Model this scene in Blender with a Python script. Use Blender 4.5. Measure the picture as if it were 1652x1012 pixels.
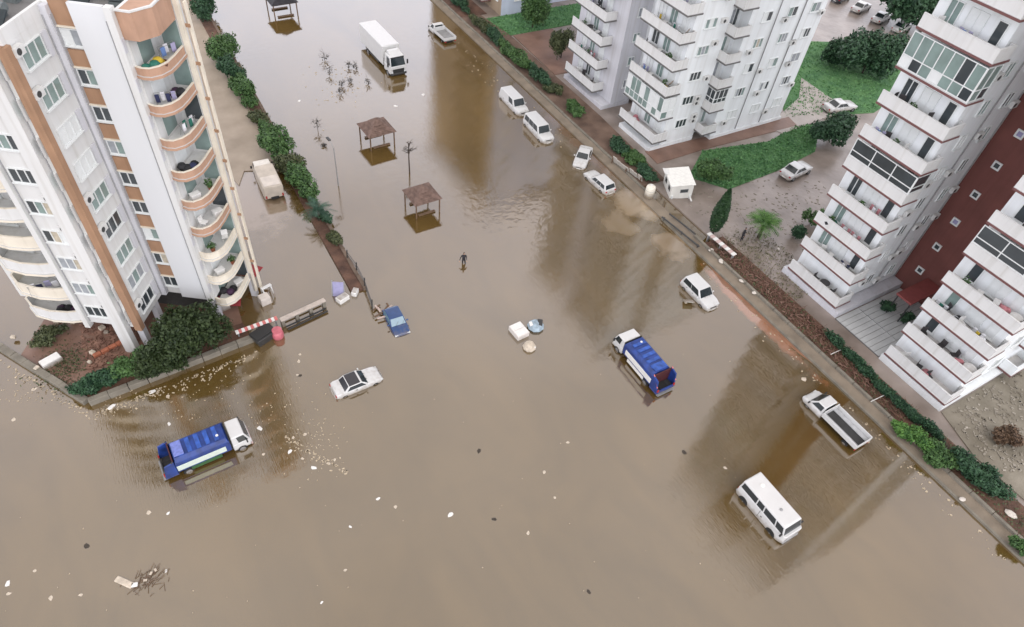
import bpy, math, random
from mathutils import Vector, Matrix
random.seed(7)
R_ = math.radians
scene = bpy.context.scene
for o in list(bpy.data.objects):
    bpy.data.objects.remove(o)
C = scene.collection

# ------------------------------------------------------------------ camera, sky, sun, exposure
CAMH = 46.0
F = 1081.0                       # focal length in source-photo pixels (1652 wide)
RX = ((0.864, 0.317, -0.392), (-0.496, 0.667, -0.556), (0.085, 0.674, 0.733))
def orth(m):
    r = Matrix(m); a = r.row[0].copy().normalized(); b = r.row[1].copy(); b = (b - a * b.dot(a)).normalized()
    return Matrix((a, b, a.cross(b)))
RM = orth(RX)
cam_d = bpy.data.cameras.new('camera'); cam = bpy.data.objects.new('camera', cam_d); C.objects.link(cam)
cam.matrix_world = Matrix.Translation((0, 0, CAMH)) @ RM.to_4x4()
cam_d.sensor_width = 36; cam_d.lens = 36 * F / 1652; cam_d.clip_end = 6000; cam_d.clip_start = 0.5
scene.camera = cam
SUN_EL, SUN_AZ = 46, 186         # degrees; azimuth clockwise from +Y
OVC = 21.0                       # overcast cloud layer, in the sky texture's units
w = bpy.data.worlds.new('World'); scene.world = w; w.use_nodes = True
nt = w.node_tree; nt.nodes.clear()
sky = nt.nodes.new('ShaderNodeTexSky'); sky.sky_type = 'NISHITA'; sky.sun_disc = False
sky.sun_elevation = R_(SUN_EL); sky.sun_rotation = R_(SUN_AZ); sky.air_density = 1.0; sky.dust_density = 5.0; sky.ozone_density = 1.0
hs = nt.nodes.new('ShaderNodeHueSaturation'); hs.inputs['Saturation'].default_value = 0.22
tc = nt.nodes.new('ShaderNodeTexCoord'); no = nt.nodes.new('ShaderNodeTexNoise'); no.inputs['Scale'].default_value = 2.2; no.inputs['Detail'].default_value = 5
rp = nt.nodes.new('ShaderNodeMapRange'); rp.inputs['From Min'].default_value = .3; rp.inputs['From Max'].default_value = .7
rp.inputs['To Min'].default_value = .86; rp.inputs['To Max'].default_value = 1.14
ml = nt.nodes.new('ShaderNodeVectorMath'); ml.operation = 'MULTIPLY'
bg = nt.nodes.new('ShaderNodeBackground'); bg.inputs['Strength'].default_value = 0.15
wo = nt.nodes.new('ShaderNodeOutputWorld')
L_ = nt.links.new
L_(sky.outputs[0], hs.inputs['Color']); L_(tc.outputs['Generated'], no.inputs['Vector']); L_(no.outputs['Fac'], rp.inputs['Value'])
ov = nt.nodes.new('ShaderNodeMixRGB'); ov.inputs[0].default_value = .90; ov.inputs[2].default_value = (OVC * .985, OVC * .985, OVC * 1.03, 1)
sx = nt.nodes.new('ShaderNodeSeparateXYZ'); L_(tc.outputs['Generated'], sx.inputs[0])
gr = nt.nodes.new('ShaderNodeValToRGB'); e_ = gr.color_ramp.elements; e_[0].position = 0; e_[0].color = (1.0, 1.0, 1.05, 1)     # cloud layer: bright band low down, duller overhead
e_[1].position = 1; e_[1].color = (.44, .41, .39, 1)
for ps, cl_ in ((.40, (1.0, 1.02, 1.15, 1)), (.62, (.575, .545, .575, 1)), (.80, (.475, .44, .425, 1))): q_ = e_.new(ps); q_.color = cl_
L_(sx.outputs['Z'], gr.inputs['Fac'])
gm_ = nt.nodes.new('ShaderNodeVectorMath'); gm_.operation = 'SCALE'; gm_.inputs['Scale'].default_value = OVC; L_(gr.outputs[0], gm_.inputs[0]); L_(gm_.outputs[0], ov.inputs[2])
L_(hs.outputs[0], ov.inputs[1]); L_(ov.outputs[0], ml.inputs[0]); L_(rp.outputs[0], ml.inputs[1]); L_(ml.outputs[0], bg.inputs['Color']); L_(bg.outputs[0], wo.inputs['Surface'])
sd = bpy.data.lights.new('sun', 'SUN'); sd.energy = 1.3; sd.angle = R_(40); sd.color = (1, .97, .93)
so = bpy.data.objects.new('sun', sd); C.objects.link(so)
sdir = Vector((math.sin(R_(SUN_AZ)) * math.cos(R_(SUN_EL)), math.cos(R_(SUN_AZ)) * math.cos(R_(SUN_EL)), math.sin(R_(SUN_EL))))
so.rotation_euler = sdir.to_track_quat('Z', 'Y').to_euler(); so.location = (0, 0, 120)
vs = scene.view_settings; vs.view_transform = 'Standard'; vs.look = 'None'; vs.gamma = 1; vs.use_curve_mapping = False; vs.exposure = -0.40
scene.render.engine = 'CYCLES'
scene.cycles.max_bounces = 6

# ------------------------------------------------------------------ helpers
def G(x, y, z=0.0):              # where the line of sight of a photo pixel meets the level z
    d = RM @ Vector((x - 826, -(y - 506), -F)); t = (z - CAMH) / d.z
    return Vector((d.x * t, d.y * t, z))
def lerp(a, b, t): return a + (b - a) * t

MATS = {}
def mat(name, col, rough=.6, var=.12, scale=3.0, metal=0.0, bump=0.0, bscale=30.0, spec=.5, col2=None, detail=5, coat=0.0, streak=False):
    if name in MATS: return MATS[name]
    m = bpy.data.materials.new(name); m.use_nodes = True; n = m.node_tree.nodes; l = m.node_tree.links
    b = n['Principled BSDF']; b.inputs['Roughness'].default_value = rough; b.inputs['Metallic'].default_value = metal
    b.inputs['Specular IOR Level'].default_value = spec; b.inputs['Coat Weight'].default_value = coat
    t = n.new('ShaderNodeTexCoord'); x = n.new('ShaderNodeTexNoise'); x.inputs['Scale'].default_value = scale; x.inputs['Detail'].default_value = detail
    vec = t.outputs['Object']
    if streak:
        mp = n.new('ShaderNodeMapping'); mp.inputs['Scale'].default_value = (1, 1, .12); l.new(vec, mp.inputs['Vector']); vec = mp.outputs[0]
    l.new(vec, x.inputs['Vector'])
    cr = n.new('ShaderNodeValToRGB'); cr.color_ramp.elements[0].position = .3; cr.color_ramp.elements[1].position = .72
    c2 = col2 or tuple(min(1, c * (1 + var)) for c in col)
    c1 = col if col2 else tuple(c * (1 - var) for c in col)
    cr.color_ramp.elements[0].color = (*c1, 1); cr.color_ramp.elements[1].color = (*c2, 1)
    l.new(x.outputs['Fac'], cr.inputs['Fac']); l.new(cr.outputs[0], b.inputs['Base Color'])
    if bump:
        y = n.new('ShaderNodeTexNoise'); y.inputs['Scale'].default_value = bscale; y.inputs['Detail'].default_value = 4
        l.new(t.outputs['Object'], y.inputs['Vector'])
        bp = n.new('ShaderNodeBump'); bp.inputs['Strength'].default_value = bump; bp.inputs['Distance'].default_value = .1
        l.new(y.outputs['Fac'], bp.inputs['Height']); l.new(bp.outputs[0], b.inputs['Normal'])
    MATS[name] = m
    return m
def stained(m, amt=.22, sc=.9):
    n = m.node_tree.nodes; l = m.node_tree.links; b = n['Principled BSDF']; src = b.inputs['Base Color'].links[0].from_socket
    t = n.new('ShaderNodeTexCoord'); mp = n.new('ShaderNodeMapping'); mp.inputs['Scale'].default_value = (2.2, 2.2, .10); x = n.new('ShaderNodeTexNoise'); x.inputs['Scale'].default_value = sc; x.inputs['Detail'].default_value = 8; x.inputs['Roughness'].default_value = .65
    l.new(t.outputs['Object'], mp.inputs['Vector']); l.new(mp.outputs[0], x.inputs['Vector'])
    r = n.new('ShaderNodeMapRange'); r.inputs['From Min'].default_value = .50; r.inputs['From Max'].default_value = .74; r.inputs['To Min'].default_value = 0; r.inputs['To Max'].default_value = amt * 2
    mx = n.new('ShaderNodeMixRGB'); mx.blend_type = 'MULTIPLY'; mx.inputs[2].default_value = (.62, .58, .50, 1); l.new(x.outputs['Fac'], r.inputs['Value']); l.new(r.outputs[0], mx.inputs[0]); l.new(src, mx.inputs[1]); l.new(mx.outputs[0], b.inputs['Base Color'])
def leafmat(name, dark, light, scale=1.2):
    if name in MATS: return MATS[name]
    m = bpy.data.materials.new(name); m.use_nodes = True; n = m.node_tree.nodes; l = m.node_tree.links
    b = n['Principled BSDF']; b.inputs['Roughness'].default_value = .55; b.inputs['Specular IOR Level'].default_value = .3
    g = n.new('ShaderNodeNewGeometry'); x = n.new('ShaderNodeTexNoise'); x.inputs['Scale'].default_value = scale
    t = n.new('ShaderNodeTexCoord'); l.new(t.outputs['Object'], x.inputs['Vector'])
    ad = n.new('ShaderNodeMath'); ad.operation = 'MULTIPLY_ADD'; ad.inputs[1].default_value = .55
    l.new(g.outputs['Random Per Island'], ad.inputs[0]); l.new(x.outputs['Fac'], ad.inputs[2])
    cr = n.new('ShaderNodeValToRGB'); cr.color_ramp.elements[0].position = .42; cr.color_ramp.elements[1].position = 1.0
    cr.color_ramp.elements[0].color = (*dark, 1); cr.color_ramp.elements[1].color = (*light, 1)
    l.new(ad.outputs[0], cr.inputs['Fac']); l.new(cr.outputs[0], b.inputs['Base Color'])
    MATS[name] = m
    return m

class MB:
    def __init__(s): s.v = []; s.f = []
    def add(s, vs, fs):
        k = len(s.v); s.v += [tuple(p) for p in vs]; s.f += [tuple(i + k for i in f) for f in fs]; return s
    def box(s, c, d, rz=0.0, M=None):
        hx, hy, hz = d[0] / 2, d[1] / 2, d[2] / 2; cs, sn = math.cos(rz), math.sin(rz); vs = []
        for z in (-hz, hz):
            for x, y in ((-hx, -hy), (hx, -hy), (hx, hy), (-hx, hy)):
                p = Vector((x * cs - y * sn, x * sn + y * cs, z))
                if M: p = M @ p
                vs.append(p + Vector(c))
        return s.add(vs, [(3, 2, 1, 0), (4, 5, 6, 7), (0, 1, 5, 4), (1, 2, 6, 5), (2, 3, 7, 6), (3, 0, 4, 7)])
    def prism(s, poly, z0, z1):
        a = sum(poly[i][0] * poly[(i + 1) % len(poly)][1] - poly[(i + 1) % len(poly)][0] * poly[i][1] for i in range(len(poly)))
        if a < 0: poly = poly[::-1]
        n = len(poly); vs = [(p[0], p[1], z0) for p in poly] + [(p[0], p[1], z1) for p in poly]
        return s.add(vs, [tuple(range(n - 1, -1, -1)), tuple(range(n, 2 * n))] + [(i, (i + 1) % n, n + (i + 1) % n, n + i) for i in range(n)])
    def frustum(s, b, t):            # b, t: four points each, counter-clockwise from above
        return s.add(list(b) + list(t), [(3, 2, 1, 0), (4, 5, 6, 7), (0, 1, 5, 4), (1, 2, 6, 5), (2, 3, 7, 6), (3, 0, 4, 7)])
    def tube(s, p, q, r, r2=None, n=6):
        p, q = Vector(p), Vector(q); d = (q - p).normalized(); a = d.orthogonal().normalized(); b = d.cross(a); r2 = r if r2 is None else r2; vs = []
        for c, rr in ((p, r), (q, r2)):
            for i in range(n):
                t = 2 * math.pi * i / n; vs.append(c + (a * math.cos(t) + b * math.sin(t)) * rr)
        return s.add(vs, [tuple(range(n - 1, -1, -1)), tuple(range(n, 2 * n))] + [(i, (i + 1) % n, n + (i + 1) % n, n + i) for i in range(n)])
    def path(s, pts, r0, r1, n=5):
        for i in range(len(pts) - 1):
            s.tube(pts[i], pts[i + 1], lerp(r0, r1, i / (len(pts) - 1)), lerp(r0, r1, (i + 1) / (len(pts) - 1)), n)
        return s
    def lathe(s, prof, c=(0, 0, 0), n=12):
        vs = []; fs = []; m = len(prof)
        for i in range(n):
            t = 2 * math.pi * i / n
            for r, z in prof: vs.append((c[0] + r * math.cos(t), c[1] + r * math.sin(t), c[2] + z))
        for i in range(n):
            j = (i + 1) % n
            for k in range(m - 1): fs.append((i * m + k, j * m + k, j * m + k + 1, i * m + k + 1))
        fs.append(tuple(i * m for i in range(n - 1, -1, -1))); fs.append(tuple(i * m + m - 1 for i in range(n)))
        return s.add(vs, fs)
    def loft(s, rings):
        n = len(rings[0]); vs = [p for r in rings for p in r]; fs = []
        for i in range(len(rings) - 1):
            for j in range(n): fs.append((i * n + j, i * n + (j + 1) % n, (i + 1) * n + (j + 1) % n, (i + 1) * n + j))
        fs.append(tuple(range(n - 1, -1, -1))); fs.append(tuple((len(rings) - 1) * n + j for j in range(n)))
        return s.add(vs, fs)
    def pane(s, a, b, c, d, u0, u1, v0, v1, off=.012, th=.02):   # slab on the patch a(0,0) b(1,0) c(1,1) d(0,1), outward by the a-b-c winding
        a, b, c, d = map(Vector, (a, b, c, d)); n = (b - a).cross(d - a).normalized()
        P = lambda u, v: (a * (1 - u) + b * u) * (1 - v) + (d * (1 - u) + c * u) * v
        q = [P(u0, v0), P(u1, v0), P(u1, v1), P(u0, v1)]
        return s.frustum([p + n * (off - th) for p in q], [p + n * off for p in q])
    def mesh(s, name, m, smooth=False):
        me = bpy.data.meshes.new(name); me.from_pydata(s.v, [], s.f); me.update()
        if m: me.materials.append(m)
        if smooth:
            for p in me.polygons: p.use_smooth = True
        return me
    def build(s, name, m, parent=None, bevel=0.0, smooth=False, seg=2):
        o = bpy.data.objects.new(name, s.mesh(name, m, smooth)); C.objects.link(o)
        if parent: o.parent = parent
        if bevel:
            bv = o.modifiers.new('bevel', 'BEVEL'); bv.width = bevel; bv.segments = seg; bv.limit_method = 'ANGLE'; bv.angle_limit = R_(30)
            if smooth is None: pass
            for p in o.data.polygons: p.use_smooth = True
            try: o.data.set_sharp_from_angle(angle=R_(40))
            except Exception: pass
        return o
def tag(o, label=None, cat=None, group=None, kind=None):
    if label: o['label'] = label
    if cat: o['category'] = cat
    if group: o['group'] = group
    if kind: o['kind'] = kind
    return o
def thing(name, label, cat, loc=(0, 0, 0), rz=0.0, group=None, parent=None):
    o = bpy.data.objects.new(name, None); C.objects.link(o); o.location = loc; o.rotation_euler = (0, 0, rz); o.empty_display_size = .3
    return tag(o, label, cat, group)
def put(name, me, parent, loc=(0, 0, 0), rz=0.0):
    o = bpy.data.objects.new(name, me); C.objects.link(o); o.parent = parent; o.location = loc; o.rotation_euler = (0, 0, rz); return o
def copy_tree(o, parent=None):
    c = o.copy(); C.objects.link(c); c.parent = parent
    for ch in list(o.children): copy_tree(ch, c)
    return c
def struct(o): return tag(o, kind='structure')

# ------------------------------------------------------------------ materials
white_paint = mat('white_render', (.64, .64, .625), .75, .05, 1.2, bump=.08, streak=True)
cool_white = mat('cool_render', (.76, .785, .79), .75, .06, .8, bump=.08, streak=True)
grey_shade_render = mat('grey_shade_render', (.58, .58, .61), .8, .07, .9, bump=.08, streak=True)
cream = mat('cream_render', (.72, .66, .55), .75, .08, 1.0, bump=.08)
orange_r = mat('orange_render', (.44, .27, .185), .8, .12, .9, bump=.08)
brown_r = mat('brown_render', (.34, .20, .12), .8, .14, .8, bump=.08)
maroon = mat('maroon_render', (.16, .055, .045), .75, .12, .6, bump=.08)
maroon_edge = mat('maroon_trim', (.16, .07, .065), .7, .1)
dark_edge = mat('dark_trim', (.13, .125, .12), .7, .1)
slab_top = mat('tile_floor', (.55, .53, .51), .6, .08, 2)
glass = mat('window_glass', (.045, .055, .06), .12, .2, .7, spec=.8)
glass_green = mat('green_glass', (.20, .27, .25), .12, .2, .7, spec=.8)
frame_w = mat('white_frame', (.70, .72, .71), .5, .04)
roof_m = mat('roof_felt', (.17, .165, .16), .9, .25, .5, bump=.3)
concrete = mat('concrete', (.20, .18, .145), .9, .2, 1.2, bump=.4, bscale=8)
kerb_m = mat('kerb_concrete', (.22, .18, .135), .9, .22, .6, bump=.4, bscale=6)
soil = mat('wet_soil', (.060, .030, .020), .85, .5, .8, bump=.9, bscale=4, col2=(.16, .085, .055))
mud = mat('wet_mud', (.17, .135, .110), .32, .2, .3, bump=.35, bscale=1.5, col2=(.33, .275, .24), spec=.7, detail=9)
mud_red = mat('red_mud', (.15, .085, .06), .5, .2, .4, bump=.4, bscale=2, col2=(.25, .15, .11))
bank = mat('sand_bank', (.27, .22, .165), .7, .2, .3, bump=.4, bscale=2, col2=(.40, .33, .26))
lawn_m = mat('lawn', (.06, .16, .065), .9, .3, .5, bump=.8, bscale=12, col2=(.11, .24, .085))
tyre_m = mat('tyre_rubber', (.02, .02, .02), .8, .1)
rim_m = mat('rim_alloy', (.35, .35, .36), .4, .1, metal=.7)
car_white = mat('car_white', (.60, .60, .59), .28, .03, 1.5, coat=.4)
car_cream = mat('van_cream', (.72, .68, .58), .35, .05, 1.5, coat=.3)
car_dusty = mat('dusty_beige', (.52, .46, .39), .7, .14, 1.2)
car_blue = mat('car_blue', (.012, .05, .16), .25, .1, coat=.6)
car_dark = mat('car_dark', (.02, .02, .025), .3, .1, coat=.5)
cglass = mat('car_glass', (.018, .026, .030), .06, .1, spec=.9)
black_trim = mat('black_trim', (.02, .02, .02), .6, .1)
lamp_m = mat('headlamp_lens', (.6, .62, .62), .15, .05, spec=.8)
red_lens = mat('red_lens', (.35, .02, .02), .25, .1)
truck_blue = mat('refuse_blue', (.012, .040, .20), .45, .4, 1.6, coat=.1)
truck_blue2 = mat('refuse_blue_light', (.025, .085, .36), .45, .4, 2.2, coat=.1)
green_p = mat('green_paint', (.03, .10, .03), .5, .2)
pink_p = mat('pink_red_paint', (.55, .16, .15), .5, .15)
red_p = mat('red_cloth', (.26, .025, .03), .7, .2, 2)
pink_pl = mat('pink_plastic', (.50, .13, .16), .5, .15)
white_pl = mat('white_plastic', (.72, .71, .68), .5, .06)
wood_d = mat('dark_shingle', (.10, .062, .048), .85, .3, 2, bump=.4, bscale=14, col2=(.20, .130, .105))
wood = mat('timber', (.14, .085, .05), .8, .25, 2, bump=.3)
bark = mat('bark', (.06, .045, .035), .9, .3, 3, bump=.6)
metal_d = mat('dark_metal', (.06, .06, .06), .5, .15, metal=.4)
metal_g = mat('grey_metal', (.30, .30, .30), .5, .15, metal=.3)
lilac = mat('lilac_sheet', (.30, .29, .46), .6, .12)
terracotta = mat('terracotta', (.38, .13, .07), .8, .25, 1.5, bump=.3)
litter_m = mat('litter_pale', (.52, .45, .36), .7, .25, 4)
litter_d = mat('litter_dark', (.05, .04, .03), .8, .3, 4)
paving_m = mat('pale_paving', (.50, .51, .50), .7, .1, 1.0, bump=.1)
leaf_mid = leafmat('leaf_mid', (.020, .055, .016), (.085, .165, .05))
leaf_dark = leafmat('leaf_dark', (.010, .034, .018), (.045, .105, .048))
leaf_bright = leafmat('leaf_bright', (.022, .075, .016), (.11, .23, .05))
leaf_olive = leafmat('leaf_olive', (.025, .038, .016), (.10, .115, .05))
leaf_cyp = leafmat('leaf_cypress', (.008, .026, .010), (.03, .07, .024))

stained(cool_white, .14)
for m_ in (white_paint, grey_shade_render, cream, orange_r, brown_r, maroon): stained(m_)
# ------------------------------------------------------------------ water
def water_mat():
    m = bpy.data.materials.new('flood_water'); m.use_nodes = True; n = m.node_tree.nodes; l = m.node_tree.links
    b = n['Principled BSDF']; b.inputs['Roughness'].default_value = .055; b.inputs['IOR'].default_value = 2.75
    t = n.new('ShaderNodeTexCoord')
    x = n.new('ShaderNodeTexNoise'); x.inputs['Scale'].default_value = .045; x.inputs['Detail'].default_value = 6; x.inputs['Distortion'].default_value = 1.2
    l.new(t.outputs['Object'], x.inputs['Vector'])
    cr = n.new('ShaderNodeValToRGB'); cr.color_ramp.elements[0].position = .36; cr.color_ramp.elements[1].position = .70
    cr.color_ramp.elements[0].color = (.088, .054, .014, 1); cr.color_ramp.elements[1].color = (.142, .089, .028, 1)
    x2 = n.new('ShaderNodeTexNoise'); x2.inputs['Scale'].default_value = .16; x2.inputs['Detail'].default_value = 7; x2.inputs['Distortion'].default_value = 2.2; x2.inputs['Roughness'].default_value = .62
    mp2 = n.new('ShaderNodeMapping'); mp2.inputs['Rotation'].default_value = (0, 0, .5); mp2.inputs['Scale'].default_value = (1.0, .35, 1); l.new(t.outputs['Object'], mp2.inputs['Vector']); l.new(mp2.outputs[0], x2.inputs['Vector'])
    av = n.new('ShaderNodeMath'); av.operation = 'MULTIPLY_ADD'; av.inputs[1].default_value = .55; l.new(x2.outputs['Fac'], av.inputs[0])
    hf = n.new('ShaderNodeMath'); hf.operation = 'MULTIPLY'; hf.inputs[1].default_value = .5; l.new(x.outputs['Fac'], hf.inputs[0]); l.new(hf.outputs[0], av.inputs[2])
    l.new(av.outputs[0], cr.inputs['Fac']); last = cr.outputs[0]
    wn = n.new('ShaderNodeTexNoise'); wn.inputs['Scale'].default_value = .42; wn.inputs['Detail'].default_value = 7; wn.inputs['Roughness'].default_value = .6; l.new(t.outputs['Object'], wn.inputs['Vector'])
    sp = n.new('ShaderNodeSeparateXYZ'); l.new(t.outputs['Object'], sp.inputs[0])
    def plume(last, cx, cy, rx, ry, colr, amt):       # silt stirred up where the bank has washed into the street
        q = n.new('ShaderNodeMapping'); q.vector_type = 'TEXTURE'; q.inputs['Location'].default_value = (cx, cy, 0); q.inputs['Scale'].default_value = (rx, ry, 1); l.new(t.outputs['Object'], q.inputs['Vector'])
        ln = n.new('ShaderNodeVectorMath'); ln.operation = 'LENGTH'; l.new(q.outputs[0], ln.inputs[0])
        a = n.new('ShaderNodeMath'); a.operation = 'MULTIPLY_ADD'; a.inputs[1].default_value = 2.2; l.new(wn.outputs['Fac'], a.inputs[0]); l.new(ln.outputs['Value'], a.inputs[2])
        r = n.new('ShaderNodeMapRange'); r.interpolation_type = 'SMOOTHSTEP'; r.inputs['From Min'].default_value = 1.55; r.inputs['From Max'].default_value = 2.15; r.inputs['To Min'].default_value = amt; r.inputs['To Max'].default_value = 0; l.new(a.outputs[0], r.inputs['Value'])
        m_ = n.new('ShaderNodeMixRGB'); m_.inputs[2].default_value = (*colr, 1); l.new(r.outputs[0], m_.inputs[0]); l.new(last, m_.inputs[1]); return m_.outputs[0]
    last = plume(last, 45.3, 43.3, 2.4, 3.6, (.40, .30, .19), .62); last = plume(last, 45.0, 36.0, 2.2, 2.6, (.38, .28, .18), .5); last = plume(last, 42.0, 41.5, 2.2, 2.8, (.30, .22, .13), .5)
    last = plume(last, 45.9, 24.0, .9, 9.0, (.34, .15, .075), .85); last = plume(last, 46.2, 55.0, 1.2, 10.0, (.20, .12, .07), .7); last = plume(last, 7.5, 61.0, 5.0, 7.0, (.30, .225, .16), .6)
    l.new(last, b.inputs['Base Color'])
    r1 = n.new('ShaderNodeTexNoise'); r1.inputs['Scale'].default_value = 1.1; r1.inputs['Detail'].default_value = 3
    r2 = n.new('ShaderNodeTexNoise'); r2.inputs['Scale'].default_value = .06; r2.inputs['Detail'].default_value = 3
    l.new(t.outputs['Object'], r1.inputs['Vector']); l.new(t.outputs['Object'], r2.inputs['Vector'])
    mr = n.new('ShaderNodeMapRange'); mr.inputs['From Min'].default_value = .48; mr.inputs['From Max'].default_value = .72
    mr.inputs['To Min'].default_value = .012; mr.inputs['To Max'].default_value = .10
    l.new(r2.outputs['Fac'], mr.inputs['Value'])
    bp = n.new('ShaderNodeBump'); bp.inputs['Distance'].default_value = .12
    dm = n.new('ShaderNodeVectorMath'); dm.operation = 'DISTANCE'; dm.inputs[1].default_value = (31.5, 47.5, 0); l.new(t.outputs['Object'], dm.inputs[0])   # gust of wind on the open water
    dr = n.new('ShaderNodeMapRange'); dr.interpolation_type = 'SMOOTHSTEP'; dr.inputs['From Min'].default_value = 2.5; dr.inputs['From Max'].default_value = 8.5; dr.inputs['To Min'].default_value = .30; dr.inputs['To Max'].default_value = 0
    l.new(dm.outputs['Value'], dr.inputs['Value']); sm = n.new('ShaderNodeMath'); sm.operation = 'ADD'; l.new(mr.outputs[0], sm.inputs[0]); l.new(dr.outputs[0], sm.inputs[1])
    l.new(sm.outputs[0], bp.inputs['Strength']); l.new(r1.outputs['Fac'], bp.inputs['Height'])
    rm_ = n.new('ShaderNodeMapping'); rm_.inputs['Scale'].default_value = (1, .08, 1); l.new(t.outputs['Object'], rm_.inputs['Vector'])     # fine ripples, crests along the street
    rr_ = n.new('ShaderNodeTexNoise'); rr_.inputs['Scale'].default_value = 13.0; rr_.inputs['Detail'].default_value = 2; l.new(rm_.outputs[0], rr_.inputs['Vector'])
    b2 = n.new('ShaderNodeBump'); b2.inputs['Strength'].default_value = .5; b2.inputs['Distance'].default_value = .009; l.new(rr_.outputs['Fac'], b2.inputs['Height']); l.new(bp.outputs[0], b2.inputs['Normal']); l.new(b2.outputs[0], b.inputs['Normal'])
    return m
WATER = water_mat()
struct(MB().add([(-900, -700, -1.2), (1200, -700, -1.2), (1200, 1500, -1.2), (-900, 1500, -1.2)], [(0, 1, 2, 3)]).build('ground', mud))
struct(MB().add([(-300, -200, 0), (300, -200, 0), (300, 420, 0), (-300, 420, 0)], [(0, 1, 2, 3)]).build('water', WATER))

# land pieces: uneven-topped islands standing out of the water, each a sheet with sides
def land(name, pts, z, m, rough=.04, sub=0.8):
    import bmesh
    bm = bmesh.new(); vs = [bm.verts.new((p[0], p[1], z)) for p in pts]; f = bm.faces.new(vs)
    if f.normal.z < 0: f.normal_flip()
    bm.normal_update()
    r = bmesh.ops.extrude_face_region(bm, geom=[f])
    top = [e for e in r['geom'] if isinstance(e, bmesh.types.BMVert)]
    for v in bm.verts:
        if v not in top: v.co.z = -1.0
    bm.normal_update(); bmesh.ops.recalc_face_normals(bm, faces=bm.faces)
    me = bpy.data.meshes.new(name); bm.to_mesh(me); bm.free(); me.materials.append(m)
    o = bpy.data.objects.new(name, me); C.objects.link(o); return struct(o)
land('garden_ground', [(49.6, -30), (140, -30), (140, 170), (49.6, 170)], .16, mud)
land('pavement', [(46.75, -30), (48.1, -30), (48.1, 38.5), (48.15, 170), (46.9, 170), (46.75, 44)], .18, kerb_m)
land('soil_bed', [(48.1, -29), (50.9, -29), (50.9, 34.6), (48.1, 34.6)], .30, soil)
land('lawn', [(54.6, 44.8), (57.6, 40.9), (66, 41.3), (74, 42.4), (80, 47), (76.5, 48), (70, 46.6), (60, 48.4)], .21, lawn_m)
land('back_lawn', [(76.5, 50), (90, 46), (108, 50), (112, 60), (98, 66), (84, 60)], .21, lawn_m)
land('red_earth', [(52.8, 48.5), (60, 48.6), (76.5, 47.9), (77, 50), (53, 51.2)], .24, mud_red)
land('red_yard', [(52.6, 71.5), (60, 71.5), (60, 84), (53.0, 84)], .24, mud_red)
land('north_lawn', [(51, 84.2), (72, 84.2), (72, 90.5), (51, 90.5)], .22, lawn_m)
land('dark_earth', [(48.3, 92), (52.8, 92), (52.8, 120), (48.3, 120)], .25, soil)
land('mud_flat', [(46.7, 17), (46.35, 19), (46.2, 21), (46.3, 23), (46.0, 25.2), (46.2, 27.4), (46.0, 29), (46.4, 31), (46.75, 32.5), (46.75, 17)], .012, mat('orange_mud', (.26, .13, .075), .5, .2, .6, bump=.2, bscale=2))
land('sand_bank', [(7.2, 63.6), (8.4, 66), (11.8, 64.5), (12.6, 68), (12.4, 82), (12.9, 120), (5.0, 120), (6.5, 90), (6.2, 72)], .10, bank)
land('hedge_bank', [(12.2, 43.5), (13.6, 43.5), (13.8, 120), (12.4, 120)], .22, soil)
land('terrace', [(-14.6, 47.5), (-10.4, 41.3), (2.2, 42.3), (2.6, 47.2), (4.2, 50.8), (-9, 57), (-12.5, 51.0)], .2, mud_red)
land('planting_bed', [(-10.3, 41.15), (2.5, 42.1), (2.4, 43.9), (-6, 43.6), (-9.6, 43.6)], .30, soil)

land('kerb_soil', [(48.3, 45.5), (51.6, 45.5), (52.4, 60), (52.6, 84), (51.6, 92), (48.3, 92)], .26, mat('kerb_soil_brown', (.085, .052, .036), .9, .4, .5, bump=.8, bscale=4, col2=(.19, .125, .09)))
land('sandy_yard', [(52.0, -28), (90, -28), (90, 8.2), (52.9, 8.2), (51.5, 4)], .24, mat('sandy_earth', (.15, .13, .095), .8, .3, .35, bump=.6, bscale=3, col2=(.26, .23, .18)))
land('path', [G(1236, 207).xy, G(1288, 160).xy, G(1292, 128).xy, G(1338, 160).xy, G(1372, 176).xy, G(1310, 200).xy, G(1262, 218).xy], .235, mat('path_pale', (.42, .38, .35), .7, .12, .4, bump=.2))
# ------------------------------------------------------------------ building parts
WIN = {}
def window_mesh(wd, ht, n):
    k = (wd, ht, n)
    if k in WIN: return WIN[k]
    fr = MB(); t = .07
    fr.box((0, -.05, ht / 2 - t / 2), (wd, .1, t)); fr.box((0, -.05, -ht / 2 + t / 2), (wd, .1, t)); fr.box((0, -.09, -ht / 2 - .03), (wd + .16, .2, .06))
    for i in range(n + 1): fr.box((-wd / 2 + t / 2 + (wd - t) * i / n, -.046, 0), (t, .092, ht - 2 * t - .004))
    pn = MB().box((0, -.025, 0), ((wd - t) / n - t, .03, ht - 2 * t - .01))
    WIN[k] = (fr.mesh('window', frame_w), pn.mesh('pane', glass), pn.mesh('pane', glass_green), pn.mesh('pane', frame_w), pn.mesh('pane', mat('curtain_cream', (.46, .41, .32), .5, .25, 3)), pn.mesh('pane', mat('blind_grey', (.30, .32, .34), .4, .2, 2)))
    return WIN[k]
def window(b, p, rz, wd=1.4, ht=1.2, n=2, style=None):     # p: centre on the wall, local -y points out
    fm = window_mesh(wd, ht, n); o = put('window', fm[0], b, p, rz)
    for i in range(n):
        k = style if style is not None else random.choice((1, 1, 1, 2, 2, 3, 4, 5, 5))
        put('pane', fm[k], o, (-wd / 2 + .035 + (wd - .07) * (i + .5) / n, 0, 0))
    return o
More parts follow.
